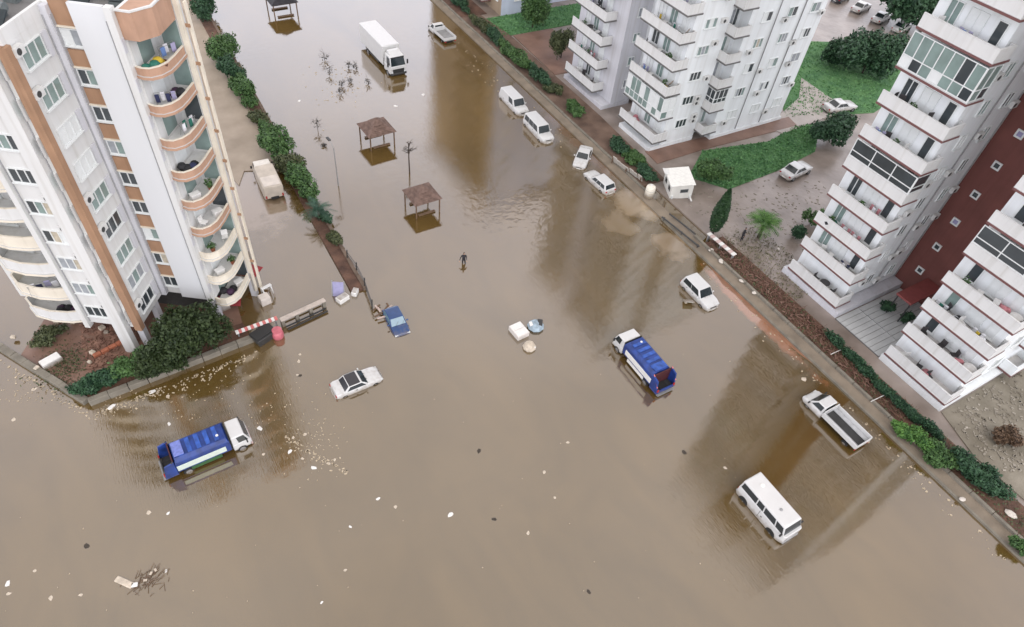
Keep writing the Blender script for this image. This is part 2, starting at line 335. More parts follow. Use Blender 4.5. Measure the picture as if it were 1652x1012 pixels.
def offset_poly(pl, d):          # inset an open polyline to its left by d
    out = []
    for i, p in enumerate(pl):
        p = Vector(p[:2]); ns = []
        if i > 0: a = (p - Vector(pl[i - 1][:2])).normalized(); ns.append(Vector((-a.y, a.x)))
        if i < len(pl) - 1: a = (Vector(pl[i + 1][:2]) - p).normalized(); ns.append(Vector((-a.y, a.x)))
        n = sum(ns, Vector((0, 0))); n = n / len(ns); n = n / max(n.length_squared, .3); out.append(tuple(p + n * d))
    return out
def strip(mb, pl, th, z0, z1):   # a wall of thickness th along an open polyline (inner side to the left)
    q = offset_poly(pl, th)
    for i in range(len(pl) - 1):
        mb.prism([pl[i], pl[i + 1], q[i + 1], q[i]], z0, z1)
def glaze(slab, pl, z0, z1, pane_m, step=.85, rail=True):
    if pane_m is dark_pane: step = 1.9
    fr = MB(); q = offset_poly(pl, .05); pn_list = []
    for i in range(len(pl) - 1):
        a, b = Vector((*pl[i], 0)), Vector((*pl[i + 1], 0)); L = (b - a).length; n = max(1, round(L / step)); rz = math.atan2(b.y - a.y, b.x - a.x)
        nn = Vector((-(b - a).y, (b - a).x, 0)).normalized()
        for j in range(n + 1):
            p = a.lerp(b, min(max(j / n, .04 / L), 1 - .04 / L)) + nn * .06; fr.box((p.x, p.y, (z0 + z1) / 2), (.075, .10, z1 - z0), rz)
        m = a.lerp(b, .5) + nn * .06
        for zz in (z0 + .04, z1 - .04, lerp(z0, z1, .34)): fr.box((m.x, m.y, zz), (L - .09, .088, .07), rz)
        for j in range(n):
            p = a.lerp(b, (j + .5) / n) + nn * .07
            for (za, zb) in ((z0 + .09, lerp(z0, z1, .34) - .04), (lerp(z0, z1, .34) + .04, z1 - .09)):
                pn_list.append((p, (L / n - .08, .03, zb - za), (za + zb) / 2, rz))
    fr.build('glazing_frame', frame_w, slab)
    for p, dm, zc, rz in pn_list: MB().box((p.x, p.y, zc), dm, rz).build('pane', pane_m() if callable(pane_m) else pane_m, slab)
def dark_pane(): return glass
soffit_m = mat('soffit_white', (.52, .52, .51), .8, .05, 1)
class Stack:
    """balconies above one another; outer: open polyline wall-to-wall, interior to its left; inner: closing points"""
    def __init__(s, b, outer, inner, floors, edge, para, top=None, ph=.95, skip=(), glazed={}, th=.12, sh=.22, topm=None):
        big = [tuple(p) for p in offset_poly(outer, -.06)]
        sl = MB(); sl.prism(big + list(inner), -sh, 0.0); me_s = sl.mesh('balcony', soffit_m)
        et = MB(); strip(et, offset_poly(outer, -.085), .022, -sh + .01, -.03); me_e = et.mesh('edge_trim', edge)
        fl = MB(); fl.prism(offset_poly(outer, th + .01) + list(inner), .003, .03); me_f = fl.mesh('floor_tiling', topm or slab_top)
        pa = MB(); strip(pa, outer, th, .002, ph); me_p = pa.mesh('parapet', para)
        cp = MB(); strip(cp, offset_poly(outer, -.02), th + .04, ph + .002, ph + .05); me_c = cp.mesh('coping', top or para)
        s.slabs = []
        for k, z in enumerate(floors):
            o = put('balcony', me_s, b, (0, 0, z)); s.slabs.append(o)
            put('floor_tiling', me_f, o); put('edge_trim', me_e, o)
            g = glazed.get(k)
            if g and g[0] == 'full': glaze(o, outer, .01, g[2], g[1]); continue
            put('parapet', me_p, o); put('coping', me_c, o)
            if g: glaze(o, offset_poly(outer, .02), ph + .06, g[2], g[1])
def pick_glass(): return random.choice((glass_green, glass_green, frame_w, glass))

# ------------------------------------------------------------------ right tower (two wings joined by a maroon recess)
ZR = [1.0 + 3.13 * k for k in range(13)]
rb = thing('apartment_tower', 'tall white apartment tower with a maroon recessed wall between two balcony stacks, right edge', 'apartment building', (54.6, 20, 0.16))
RB = Vector((54.6, 20, .16))
def rel(pl, o): return [(p[0] - o.x, p[1] - o.y) for p in pl]
TOPR = 43.2
wl = MB(); wl.prism(rel([(54.7, 27.6), (54.7, 21.6), (63.2, 21.6), (63.2, 22.2), (78, 22.2), (78, 27.6)], RB), .9, TOPR); wl.build('wall', cool_white, rb)
wl = MB(); wl.prism(rel([(54.7, 15.1), (54.7, 8.9), (78, 8.9), (78, 22.1), (63.4, 22.1), (63.4, 15.1)], RB), .9, TOPR); wl.build('wall', cool_white, rb)
MB().prism(rel([(53.0, 27.8), (53.0, 20.5), (63.0, 20.5), (63.0, 27.8)], RB), -.5, .7).build('plinth', grey_shade_render, rb)
MB().prism(rel([(52.8, 15), (52.8, 8.35), (72, 8.35), (72, 15)], RB), -.5, .7).build('plinth', cool_white, rb)
red = MB().prism(rel([(63.05, 21.598), (63.05, 14.0), (63.398, 14.0), (63.398, 21.598)], RB), 0, TOPR); red.build('red_wall', maroon, rb)
MB().prism(rel([(54.5, 27.7), (54.5, 8.7), (78.2, 8.7), (78.2, 27.7)], RB), TOPR + .005, TOPR + .4).build('roof', roof_m, rb)
inA = rel([(54.72, 21.6), (54.72, 27.4)], RB)
def gl(x): return ('full', pick_glass, x)
sA = Stack(rb, rel([(53.15, 27.4), (53.15, 21.1), (55.2, 21.1), (55.2, 21.58)], RB), inA, ZR, maroon_edge, white_paint,
           glazed={4: ('half', dark_pane, 2.7), 7: gl(2.75), 10: gl(2.75)})
sB = Stack(rb, rel([(52.9, 14.9), (52.9, 8.45), (55.0, 8.45), (55.0, 8.88)], RB), rel([(54.72, 8.9), (54.72, 14.9)], RB), ZR, maroon_edge, white_paint,
           glazed={4: ('half', dark_pane, 2.7), 8: gl(2.75)})
sC = Stack(rb, rel([(61.6, 8.86), (61.6, 7.6), (64.6, 7.6), (64.6, 8.86)], RB), rel([(64.6, 8.9), (61.6, 8.9)], RB), ZR, maroon_edge, cool_white)
for k, z in enumerate(ZR):
    for X in (57.6, 60.9): window(rb, (X - RB.x, 21.6 - RB.y, z + 1.6), 0, 1.0, 1.3, 2, random.choice((2, 2, 3, 1)))
    for X in (57.2, 59.6, 67.5): window(rb, (X - RB.x, 8.9 - RB.y, z + 1.6), 0, 1.1, 1.3, 2, random.choice((2, 1, 3)))
    if k: 
        for Y, wd, st in ((22.5, .8, 1), (24.4, 1.5, 3), (26.2, 1.1, 2 if k % 3 else 1)): window(rb, (54.7 - RB.x, Y - RB.y, z + 1.2), -math.pi / 2, wd, 1.9, 1 if wd < 1 else 2, st)
        for Y, wd, st in ((9.9, .8, 3), (11.6, 1.5, 3), (13.7, .9, 1 if k % 2 else 2)): window(rb, (54.7 - RB.x, Y - RB.y, z + 1.2), -math.pi / 2, wd, 1.9, 1 if wd < 1 else 2, st)
    # small square stair lights in the maroon wall
    f = MB(); f.box((-.05, 0, .29), (.1, .72, .14)); f.box((-.05, 0, -.29), (.1, .72, .14)); f.box((-.05, .29, 0), (.1, .14, .436)); f.box((-.05, -.29, 0), (.1, .14, .436))
    o = f.build('stair_light', frame_w, rb); o.location = (63.05 - RB.x, 19.9 - RB.y, 3.0 + 3.13 * k)
    MB().box((-.03, 0, 0), (.05, .43, .43)).build('pane', lilac if k % 3 == 2 else glass, o)
c = MB(); c.box((60.6 - RB.x, 18.0 - RB.y, 2.75), (4.8, 1.7, .22)); c.build('entrance_canopy', mat('canopy_maroon', (.23, .06, .055), .6, .1), rb)
for X, Y in ((58.5, 17.3), (58.5, 18.7)): MB().tube((X - RB.x, Y - RB.y, 0), (X - RB.x, Y - RB.y, 2.63), .07).build('canopy_post', metal_d, rb)
# paving of the entrance court: separate pale strips
pv = struct(MB().prism([(52.9, 15.1), (62.9, 15.1), (62.9, 20.4), (52.9, 20.4)], -.5, .19).build('court_paving', mat('paving_bed', (.12, .115, .11), .9, .1)))
me = MB().box((0, 0, 0), (3.24, .54, .06)).mesh('paving_slab', paving_m)
for i in range(3):
    for j in range(9): put('paving_slab', me, pv, (54.62 + 3.3 * i, 15.42 + .585 * j, .215 + random.uniform(-.006, .006)))

# ------------------------------------------------------------------ centre building
ZC = [1.55 + 3.1 * k for k in range(12)]
CB = Vector((60, 51, .2)); TOPC = 38.6
cb = thing('apartment_block', 'white apartment block with grey edged balconies and small windows behind the lawn', 'apartment building', CB)
wl = MB().prism(rel([(55.1, 57.6), (55.1, 51.1), (60.5, 51.1), (60.5, 51.6), (62.6, 51.6), (62.6, 50.2), (75.2, 50.2), (75.2, 71), (58.4, 71), (58.4, 57.6)], CB), .5, TOPC); wl.build('wall', cool_white, cb)
MB().prism(rel([(54.9, 71), (54.9, 61.5), (58.39, 61.5), (58.39, 71)], CB), .5, TOPC).build('wall', grey_shade_render, cb)  # grey colour paints in the shade on this set-back white wing
MB().prism(rel([(53.3, 57.2), (53.3, 51.0), (60.4, 51.0), (60.4, 57.2)], CB), -.5, .49).build('plinth', cool_white, cb)
MB().prism(rel([(62.5, 50.0), (75.4, 50.0), (75.4, 55), (62.5, 55)], CB), -.5, .46).build('plinth', cool_white, cb)
MB().prism(rel([(53.4, 70.5), (53.4, 61.4), (58, 61.4), (58, 70.5)], CB), -.5, .48).build('plinth', grey_shade_render, cb)
MB().prism(rel([(54.8, 71.2), (54.8, 50.1), (75.4, 50.1), (75.4, 71.2)], CB), TOPC + .004, TOPC + .4).build('roof', roof_m, cb)
s1 = Stack(cb, rel([(53.2, 57.5), (53.2, 50.55), (55.25, 50.55), (55.25, 51.08)], CB), rel([(55.12, 51.12), (55.12, 57.5)], CB), ZC, dark_edge, white_paint,
           glazed={1: ('full', lambda: random.choice((glass_green, frame_w, glass_green)), 2.7)})
s2 = Stack(cb, rel([(53.2, 70.2), (53.2, 63.55), (54.88, 63.55)], CB), rel([(54.92, 63.6), (54.92, 70.2)], CB), ZC, dark_edge, white_paint)
s3 = Stack(cb, rel([(60.35, 51.06), (60.35, 49.6), (62.55, 49.6), (62.55, 50.18)], CB), rel([(62.58, 51.6), (60.52, 51.6)], CB), ZC, dark_edge, white_paint,
           glazed={1: ('half', lambda: glass, 2.75)})
s4 = Stack(cb, rel([(75.25, 51.5), (76.9, 51.5), (76.9, 55), (75.25, 55)], CB), rel([(75.22, 55), (75.22, 51.5)], CB), ZC, dark_edge, white_paint)
for k, z in enumerate(ZC):
    for X in (65.3, 69.4, 73.3): window(cb, (X - CB.x, 50.2 - CB.y, z + 1.4), 0, 1.5, 1.15, 3 if k % 2 else 2, None if k else 3)
    window(cb, (57.6 - CB.x, 51.1 - CB.y, z + 1.4), 0, 1.7, 1.1, 3, 1 if k in (1, 2) else None)
    window(cb, (61.5 - CB.x, 51.6 - CB.y, z + 1.3), 0, 1.2, 2.0, 2)
    window(cb, (56.8 - CB.x, 61.5 - CB.y, z + 1.5), 0, 1.0, 1.1, 2)
    for Y, st in ((52.3, 3), (54.3, 2), (56.3, 1 if k % 2 else 3)): window(cb, (55.1 - CB.x, Y - CB.y, z + 1.2), -math.pi / 2, 1.2, 1.9, 2, st)
    for Y, st in ((65.2, 3), (67.2, 1 if k % 3 == 0 else 2), (69, 3)): window(cb, (54.9 - CB.x, Y - CB.y, z + 1.2), -math.pi / 2, 1.1, 1.9, 2, st)

ac_m = MB(); ac_m.box((0, -.2, 0), (.8, .32, .55)); AC = ac_m.mesh('air_conditioner', mat('ac_white', (.62, .62, .60), .5, .1)); fan_ = MB().tube((-.12, -.362, 0), (-.12, -.372, 0), .2, n=12).mesh('fan_grille', metal_d)
def aircon(b, p, rz): put('fan_grille', fan_, put('air_conditioner', AC, b, p, rz))
for i in range(26):
    k = i % 9; X = (64.2, 67.3, 68.4, 71.5, 72.3, 74.6)[(i * 5) % 6]; aircon(cb, (X - CB.x, 50.2 - CB.y, ZC[k] + .55 + .1 * (i % 3)), 0)
for i in range(12): aircon(cb, (59.4 - CB.x - (i % 2) * .4, 51.1 - CB.y, ZC[i % 10] + 2.1 - (i % 3) * .6), 0)
for i in range(16): aircon(rb, ((58.9, 59.7, 62.2, 56.2)[i % 4] - RB.x, 21.6 - RB.y, ZR[i % 11] + 1.0 + .4 * (i % 3)), 0)
for X in (66.9, 71.2): MB().tube((X - CB.x, 50.12 - CB.y, .5), (X - CB.x, 50.12 - CB.y, TOPC), .06).build('downpipe', metal_g, cb)
for X in (59.2, 62.6): MB().tube((X - RB.x, 21.52 - RB.y, .9), (X - RB.x, 21.52 - RB.y, TOPR), .06).build('downpipe', metal_g, rb)
# ------------------------------------------------------------------ far tower at the top edge
TB = Vector((54, 91, .2)); tb = thing('far_tower', 'pale blue walled building corner behind the dark hedge at the top edge', 'apartment building', TB)
TOPT = 39.0
pale_blue = mat('pale_blue_render', (.50, .54, .64), .75, .06, .9, streak=True)
MB().prism(rel([(54.6, 116), (54.6, 90.6), (61.2, 90.6), (61.2, 92.2), (76, 92.2), (76, 116)], TB), -.4, TOPT).build('wall', pale_blue, tb)
MB().prism(rel([(54.4, 116.2), (54.4, 90.4), (76.2, 90.4), (76.2, 116.2)], TB), TOPT + .004, TOPT + .4).build('roof', roof_m, tb)
MB().prism(rel([(54.55, 115.9), (54.55, 90.7), (54.598, 90.7), (54.598, 115.9)], TB), -.4, TOPT).build('wall', mat('reflection_dimming_beige', (.34, .26, .18), .8, .12, .6, streak=True), tb)  # made-up beige on the unseen street face, added to darken its water reflection
ZT = [1.2 + 3.1 * k for k in range(12)]
Stack(tb, rel([(53.0, 104), (53.0, 94), (54.54, 94)], TB), rel([(54.54, 104)], TB), ZT, maroon_edge, MATS['reflection_dimming_beige'])  # parapets take the same made-up beige to dim their reflection
for k, z in enumerate(ZT):
    window(tb, (54.55 - TB.x, 92.3 - TB.y, z + 1.3), -math.pi / 2, 1.3, 1.3, 2, 1)
    for X in (57.5, 66, 71): window(tb, (X - TB.x, (90.6 if X < 61 else 92.2) - TB.y, z + 1.4), 0, 1.4, 1.2, 2)

# ------------------------------------------------------------------ left building (turned about 35 degrees)
OL = Vector((.78, 45.23, 0)); AL = math.atan2(-.572, .82)
lb = thing('stepped_apartment_block', 'white and brown stepped apartment block with orange balconies standing on dark stilts at left', 'apartment building', OL, AL)
Z0, ST = 3.0, 2.6; ZTOP = 27.3
ZL = [Z0 + ST * k for k in range(9)]
body = [(-8.3, -4.2), (-4.2, -4.2), (-4.2, 0), (.3, 0), (.3, 3.3), (1.84, 3.3), (-2.4, 12), (-15, 12), (-15, -2.4), (-8.3, -2.4)]
MB().prism(body, Z0, 26.5).build('wall', white_paint, lb)
pr = MB(); strip(pr, body + [body[0]], .2, 26.503, ZTOP); pr.build('parapet', white_paint, lb)
MB().prism([(-8.05, -3.9), (-4.5, -3.9), (-4.5, .3), (0, .3), (0, 3.6), (1.6, 3.6), (-2.4, 11.7), (-14.7, 11.7), (-14.7, -2.1), (-8.05, -2.1)], 26.504, 26.62).build('roof', roof_m, lb)
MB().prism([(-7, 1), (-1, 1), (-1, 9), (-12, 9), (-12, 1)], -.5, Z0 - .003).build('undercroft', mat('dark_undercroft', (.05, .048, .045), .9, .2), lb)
for u, v in ((-8.0, -1.5), (-4.6, -1.2), (-4.5, -3.8), (-.2, .3), (1.8, 3.6), (-11, -1.5)):
    MB().box((u, v, 1.2), (.5, .5, 3.59)).build('column', grey_shade_render, lb)
# pilasters and fins
MB().box((-5.55, -4.47, 13.45), (1.0, .53, 27.9)).build('pilaster', white_paint, lb)
MB().box((-8.45, -4.28, 14.9), (.42, .5, 24.6)).build('pilaster', white_paint, lb)
MB().box((-3.98, -.21, 15.1), (.42, .42, 24.2)).build('grey_strip', grey_shade_render, lb)
MB().box((-1.45, -.14, 15.2), (2.1, .26, 24.6)).build('slab_wall', mat('slab_white', (.64, .65, .66), .7, .025, .5, streak=True), lb)
MB().box((-.05, -.22, 15.2), (.46, .46, 24.7)).build('pilaster', white_paint, lb)
MB().box((2.02, 3.5, 14.2), (.30, .30, 27.0)).build('fin', cream, lb)
MB().box((2.42, 3.85, 13.4), (.14, .26, 26.2)).build('fin', cream, lb)
for k in range(9): MB().box((2.24, 3.68, 4.2 + ST * k), (.44, .1, .22)).build('fin_bracket', brown_r, lb)
MB().box((-4.36, -4.32, 14.7), (.34, .26, 23.6)).build('corner_strip', brown_r, lb)
MB().box((-4.09, -4.2, 14.7), (.24, .5, 23.6)).build('corner_strip', brown_r, lb)
# fascia that closes the top of the orange balcony bay
MB().prism([(.19, -.12), (1.15, -.18), (1.92, .9), (1.86, 3.26), (.305, 3.26), (.305, .012)], 25.55, ZTOP - .01).build('orange_fascia', orange_r, lb)
fas = MB(); strip(fas, [(.17, -.2), (1.15, -.24), (1.98, .88), (1.92, 3.25)], .16, ZTOP - .005, ZTOP + .1); fas.build('parapet', white_paint, lb)
rim = [(.2, -.02), (.65, -.16), (1.15, -.1), (1.6, .35), (1.85, 1.0), (1.9, 1.9), (1.86, 3.26)]
bay_in = [(.31, 3.28), (.31, .02)]
cl = MB()
for grp, ks, pm in (('o', range(1, 5), None), ('c', range(0), None)): pass
for k, z in enumerate(ZL):
    om = orange_r if k >= 3 else cream
    Stack(lb, rim, bay_in, [z - .55], cream if k < 3 else orange_r, om, top=cream, ph=.52, topm=white_paint, th=.1, sh=.22)
    MB().box((.312, 1.6, z + .62), (.03, 1.5, 1.9)).build('balcony_door', frame_w if k % 2 else glass_green, lb)
    MB().box((1.2, 3.282, z + .65), (1.2, .03, 1.9)).build('balcony_door', glass_green if k % 3 else glass, lb)
    wf = MB().box((.33, 1.6, z + 1.75), (.04, 1.7, .25)); wf.build('lintel', cream, lb)
# left hand balconies
rim2 = [(-13.6, -2.45), (-13.5, -3.5), (-12.6, -4.2), (-11, -4.5), (-9.6, -4.4), (-8.68, -4.1)]
for k, z in enumerate(ZL):
    Stack(lb, rim2, [(-8.7, -2.41), (-13.6, -2.41)], [z + .1], cream, cream if k % 2 else orange_r if k == 3 else white_paint, top=cream, ph=.95, topm=white_paint, th=.1, sh=.22)
    for u in (-12.2, -10): window(lb, (u, -2.4, z + 1.3), 0, 1.5, 1.9, 2)
gap_shade = mat('gap_shade_grey', (.36, .36, .37), .8, .1)  # grey strips that paint in the shade of the gaps beside the pilasters
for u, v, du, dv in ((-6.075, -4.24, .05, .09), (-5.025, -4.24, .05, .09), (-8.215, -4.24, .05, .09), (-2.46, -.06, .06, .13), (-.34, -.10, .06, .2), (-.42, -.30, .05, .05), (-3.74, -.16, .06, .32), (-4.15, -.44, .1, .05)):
    MB().box((u, v, 14.9), (du, dv, 23.5)).build('gap_shade_strip', gap_shade, lb)
# facade windows and brown panels
for k in range(9):
    zc = 4.45 + ST * k
    window(lb, (-7.15, -4.2, zc), 0, 1.75, 1.15, 3, 1 if k in (0, 5, 7) else None)
    # bay right of the pilaster: shallow box with a window
    MB().prism([(-5.0, -4.203), (-4.7, -4.6), (-4.68, -4.203)], zc - .68, zc + .66).build('bay_window', frame_w, lb)
    MB().pane((-5.0, -4.22, zc - .5), (-4.7, -4.6, zc - .5), (-4.7, -4.6, zc + .55), (-5.0, -4.22, zc + .55), .1, .9, .05, .95).build('pane', glass_green if k % 3 else glass, lb)
    # side face of the step
    window(lb, (-4.2, -2.3, zc), math.pi / 2, 2.1, 1.3, 3, random.choice((1, 2, 2, 3, None)))
    MB().box((-4.14, -.95, zc - .1), (.12, .5, 1.5)).build('downpipe_box', grey_shade_render, lb)
    # brown column: window over a brown panel
    window(lb, (-3.12, 0, zc), 0, 1.2, 1.1, 2, 1 if k == 6 else None)
    top = k == 8
    MB().box((-3.12, -.05, 5.72 + ST * k + (.28 if top else 0)), (1.24, .1, 1.1 + (.72 if top else 0))).build('brown_panel', brown_r, lb)
    MB().box((-3.12, -.1, 5.13 + ST * k), (1.24, .22, .09)).build('sill_band', cream, lb)
    MB().box((.2, -.30, zc), (.05, .3, .9)).build('vent_strip', grey_shade_render, lb)
# roof clutter
for i, (u, v) in enumerate(((-7, -2.6), (-6.2, -1.2), (-6.6, .8), (-2, 3), (-.8, 1.9), (-9.5, 1.0))):
    t = MB(); t.tube((u - .5, v, 27.2), (u + .6, v, 27.2), .3, n=10); t.box((u, v, 26.76), (.8, .5, .28)); t.build('water_tank', mat('tank_grey', (.14, .16, .16), .5, .2), lb)
for i, (u, v) in enumerate(((-7.2, -1.9), (-5.4, -2.8), (-3.0, 2.0))):
    M = Matrix.Rotation(R_(35), 4, 'X'); MB().box((u, v, 27.1), (1.3, 1.6, .08), 0, M.to_3x3()).build('solar_panel', mat('panel_dark', (.02, .03, .035), .15, .2), lb)

def muddy(m, z0=.30, z1=.95):      # dried flood mud splashed on the lower bodywork
    n = m.node_tree.nodes; l = m.node_tree.links; b = n['Principled BSDF']; src = b.inputs['Base Color'].links[0].from_socket
    t = n.new('ShaderNodeTexCoord'); sp = n.new('ShaderNodeSeparateXYZ'); l.new(t.outputs['Object'], sp.inputs[0])
    x = n.new('ShaderNodeTexNoise'); x.inputs['Scale'].default_value = 2.6; x.inputs['Detail'].default_value = 8; l.new(t.outputs['Object'], x.inputs['Vector'])
    a = n.new('ShaderNodeMath'); a.operation = 'MULTIPLY_ADD'; a.inputs[1].default_value = -.9; l.new(x.outputs['Fac'], a.inputs[0]); l.new(sp.outputs['Z'], a.inputs[2])
    r = n.new('ShaderNodeMapRange'); r.inputs['From Min'].default_value = z0 - .45; r.inputs['From Max'].default_value = z1 - .45; r.inputs['To Min'].default_value = .8; r.inputs['To Max'].default_value = 0; l.new(a.outputs[0], r.inputs['Value'])
    mx = n.new('ShaderNodeMixRGB'); mx.inputs[2].default_value = (.20, .145, .09, 1); l.new(r.outputs[0], mx.inputs[0]); l.new(src, mx.inputs[1]); l.new(mx.outputs[0], b.inputs['Base Color'])
for m_ in (car_white, car_blue, car_cream, truck_blue): muddy(m_)
for i in range(10): aircon(lb, ((-5.9, -6.05, -3.0)[0] - .02 * (i % 2), -4.25, 5.6 + 2.6 * ((i * 4) % 9)), 0) if i % 2 else aircon(lb, (-4.18, -3.6, 5.2 + 2.6 * ((i * 2) % 9)), math.pi / 2)
# ------------------------------------------------------------------ vehicles
def veh(name, label, cat, pos, deg, group, depth=.3, tilt=0.0):
    if depth > 0: depth += .1
    t = thing(name, label, cat, (pos[0], pos[1], -depth), R_(deg), group)
    if tilt: t.rotation_euler = (0, R_(tilt), R_(deg))
    return t
WHEEL = {}
def wheel(t, x, y, r=.32, wd=.22):
    k = (r, wd)
    if k not in WHEEL:
        a = MB(); n = 14; prof = [(r * .62, -wd / 2), (r * .93, -wd / 2), (r, -wd / 2 + .04), (r, wd / 2 - .04), (r * .93, wd / 2), (r * .62, wd / 2)]
        for i in range(n):
            t0, t1 = 2 * math.pi * i / n, 2 * math.pi * (i + 1) / n
            for j in range(len(prof)):
                (ra, ya), (rb2, yb) = prof[j], prof[(j + 1) % len(prof)]
                a.add([(ra * math.cos(t0), ya, ra * math.sin(t0)), (ra * math.cos(t1), ya, ra * math.sin(t1)), (rb2 * math.cos(t1), yb, rb2 * math.sin(t1)), (rb2 * math.cos(t0), yb, rb2 * math.sin(t0))], [(0, 1, 2, 3)])
        b = MB(); b.tube((0, -wd / 2 + .03, 0), (0, wd / 2 - .03, 0), r * .61, n=14); b.tube((0, -wd / 2 - .005, 0), (0, wd / 2 + .005, 0), r * .16, n=8)
        for i in range(5):
            an = 2 * math.pi * i / 5; b.box((r * .34 * math.cos(an), 0, r * .34 * math.sin(an)), (.08, wd - .02, .08))
        WHEEL[k] = (a.mesh('tyre', tyre_m, True), b.mesh('rim', rim_m))
    w_ = thing('wheel', None, None); w_.parent = t; w_.location = (x, y, r)
    put('tyre', WHEEL[k][0], w_); put('rim', WHEEL[k][1], w_)
def ring(x, w_, zb, zt, cr=.1):
    return [(x, -w_ * .86, zb), (x, -w_, zb + min(.2, (zt - zb) * .4)), (x, -w_, lerp(zb, zt, .72)), (x, -w_ + .06, zt - .03), (x, -w_ + .16, zt), (x, 0, zt + cr * .25),
            (x, w_ - .16, zt), (x, w_ - .06, zt - .03), (x, w_, lerp(zb, zt, .72)), (x, w_, zb + min(.2, (zt - zb) * .4)), (x, w_ * .86, zb)]
def car(t, m, L, W, hood, belt, roof, cowl, wtop, rtop, rbase, boot, nside=2, roof_m_=None, zb=.24, blank=(), glass_m=None, inset=.17):
    h = L / 2; w_ = W / 2; gm = glass_m or cglass
    rr = [ring(-h, w_ * .80, zb + .18, boot - .28), ring(-h + .10, w_ * .93, zb + .06, boot - .06), ring(-h + .35, w_ * .98, zb, boot)]
    if rbase > -h + .5: rr.append(ring(rbase, w_, zb, belt))
    rr += [ring((rbase + cowl) / 2, w_, zb, belt), ring(cowl, w_ * .995, zb, belt - .01), ring(lerp(cowl, h, .45), w_ * .98, zb, lerp(belt, hood, .5)), ring(h - .32, w_ * .94, zb, hood - .03),
           ring(h - .1, w_ * .86, zb + .08, hood - .12), ring(h, w_ * .72, zb + .16, hood - .3)]
    MB().loft(rr).build('body', m, t, bevel=.025, smooth=True)
    b = [(rbase, -w_ + .05, belt - .03), (cowl, -w_ + .05, belt - .03), (cowl, w_ - .05, belt - .03), (rbase, w_ - .05, belt - .03)]
    k = [(rtop, -w_ + inset, roof), (wtop, -w_ + inset, roof), (wtop, w_ - inset, roof), (rtop, w_ - inset, roof)]
    MB().frustum(b, k).build('cabin', m, t, bevel=.07, seg=3)
    if roof_m_: MB().frustum([(rtop + .02, -w_ + inset + .05, roof), (wtop - .12, -w_ + inset + .05, roof), (wtop - .12, w_ - inset - .05, roof), (rtop + .02, w_ - inset - .05, roof)],
                             [(rtop + .05, -w_ + inset + .08, roof + .03), (wtop - .15, -w_ + inset + .08, roof + .03), (wtop - .15, w_ - inset - .08, roof + .03), (rtop + .05, w_ - inset - .08, roof + .03)]).build('roof_panel', roof_m_, t, bevel=.02)
    MB().pane(b[1], b[2], k[2], k[1], .06, .94, .08, .93).build('windshield', gm, t)
    if 'rear' not in blank: MB().pane(b[3], b[0], k[0], k[3], .08, .92, .1, .92).build('rear_window', gm if not roof_m_ else roof_m_, t)
    for sd_, (p, q, r2, s_) in ((-1, (b[0], b[1], k[1], k[0])), (1, (b[2], b[3], k[3], k[2]))):
        for i in range(nside):
            u0, u1 = .07 + .86 * i / nside + .012, .07 + .86 * (i + 1) / nside - .012
            idx = i if sd_ < 0 else nside - 1 - i       # 0 = rearmost
            if idx in blank: continue
            MB().pane(p, q, r2, s_, u0, u1, .14, .90).build('side_window', gm, t)
        MB().box((h - .14, sd_ * (w_ * .70), hood - .22), (.16, w_ * .36, .16)).build('headlight', lamp_m, t, bevel=.03)
        MB().box((-h + .06, sd_ * (w_ * .74), boot - .26), (.12, w_ * .28, .18)).build('tail_light', red_lens, t, bevel=.02)
        MB().box((cowl - .28, sd_ * (w_ + .09), belt + .09), (.12, .2, .13)).build('wing_mirror', m, t, bevel=.03)
        for zz in ((.25, .55) if nside > 1 else (.4,)):
            MB().box((lerp(rbase, cowl, zz + .08), sd_ * (w_ + .008), belt - .13), (.16, .03, .035)).build('door_handle', black_trim if m is not car_blue else rim_m, t)
        wheel(t, h - .82, sd_ * (w_ - .10)); wheel(t, -h + .80, sd_ * (w_ - .10))
    MB().box((h - .0, 0, zb + .16), (.14, W * .72, .16)).build('bumper', m, t, bevel=.04)
    MB().box((-h + .0, 0, zb + .18), (.14, W * .78, .18)).build('bumper', m, t, bevel=.04)
    MB().box((h - .02, 0, hood - .33), (.1, W * .42, .1)).build('grille', black_trim, t)
    MB().box((h + .07, 0, zb + .2), (.02, .5, .11)).build('licence_plate', white_pl, t); MB().box((-h - .07, 0, zb + .24), (.02, .5, .11)).build('licence_plate', white_pl, t)
    MB().box((lerp(cowl, h, .5), 0, max(hood, belt) - .5), (.02, W * .6, .02)).build('bonnet_seam', black_trim, t)
    for yy in (-.3, .3):
        MB().tube((cowl + .06, yy, belt + .0), (lerp(cowl, wtop, .55) + .02, yy + .35, lerp(belt, roof, .52)), .012, n=4).build('wiper', black_trim, t)
GP = 'vehicles stranded in the flood'
t = veh('convertible_car', 'white car with a dark folding roof alone on brown water below the gate', 'car', (-.0 + 8.2, 33.6), 2, GP, .32)
t.location.xy = ((G(535, 638) + G(616, 606)) / 2).xy + Vector((0.05, .2))
t.scale = (.91, .95, .95)
car(t, car_white, 4.55, 1.82, .86, .92, 1.34, .85, .25, -.95, -1.45, .95, 1, roof_m_=car_dark)
t = veh('blue_hatchback', 'small dark blue hatchback half sunk beside a heap of broken timber', 'car', G(639, 520).xy, -92, GP, .5)
car(t, car_blue, 3.5, 1.62, .90, .95, 1.42, .75, .15, -1.15, -1.5, 1.0, 2, glass_m=mat('sky_reflection_glass', (.10, .20, .27), .08, .1, spec=1.0))  # glass coloured pale blue to paint in the sky's reflection
t = veh('white_minivan', 'white minivan nose to tail behind a second van along the kerb, without side windows', 'van', (43.3, 67.0), -91, GP)
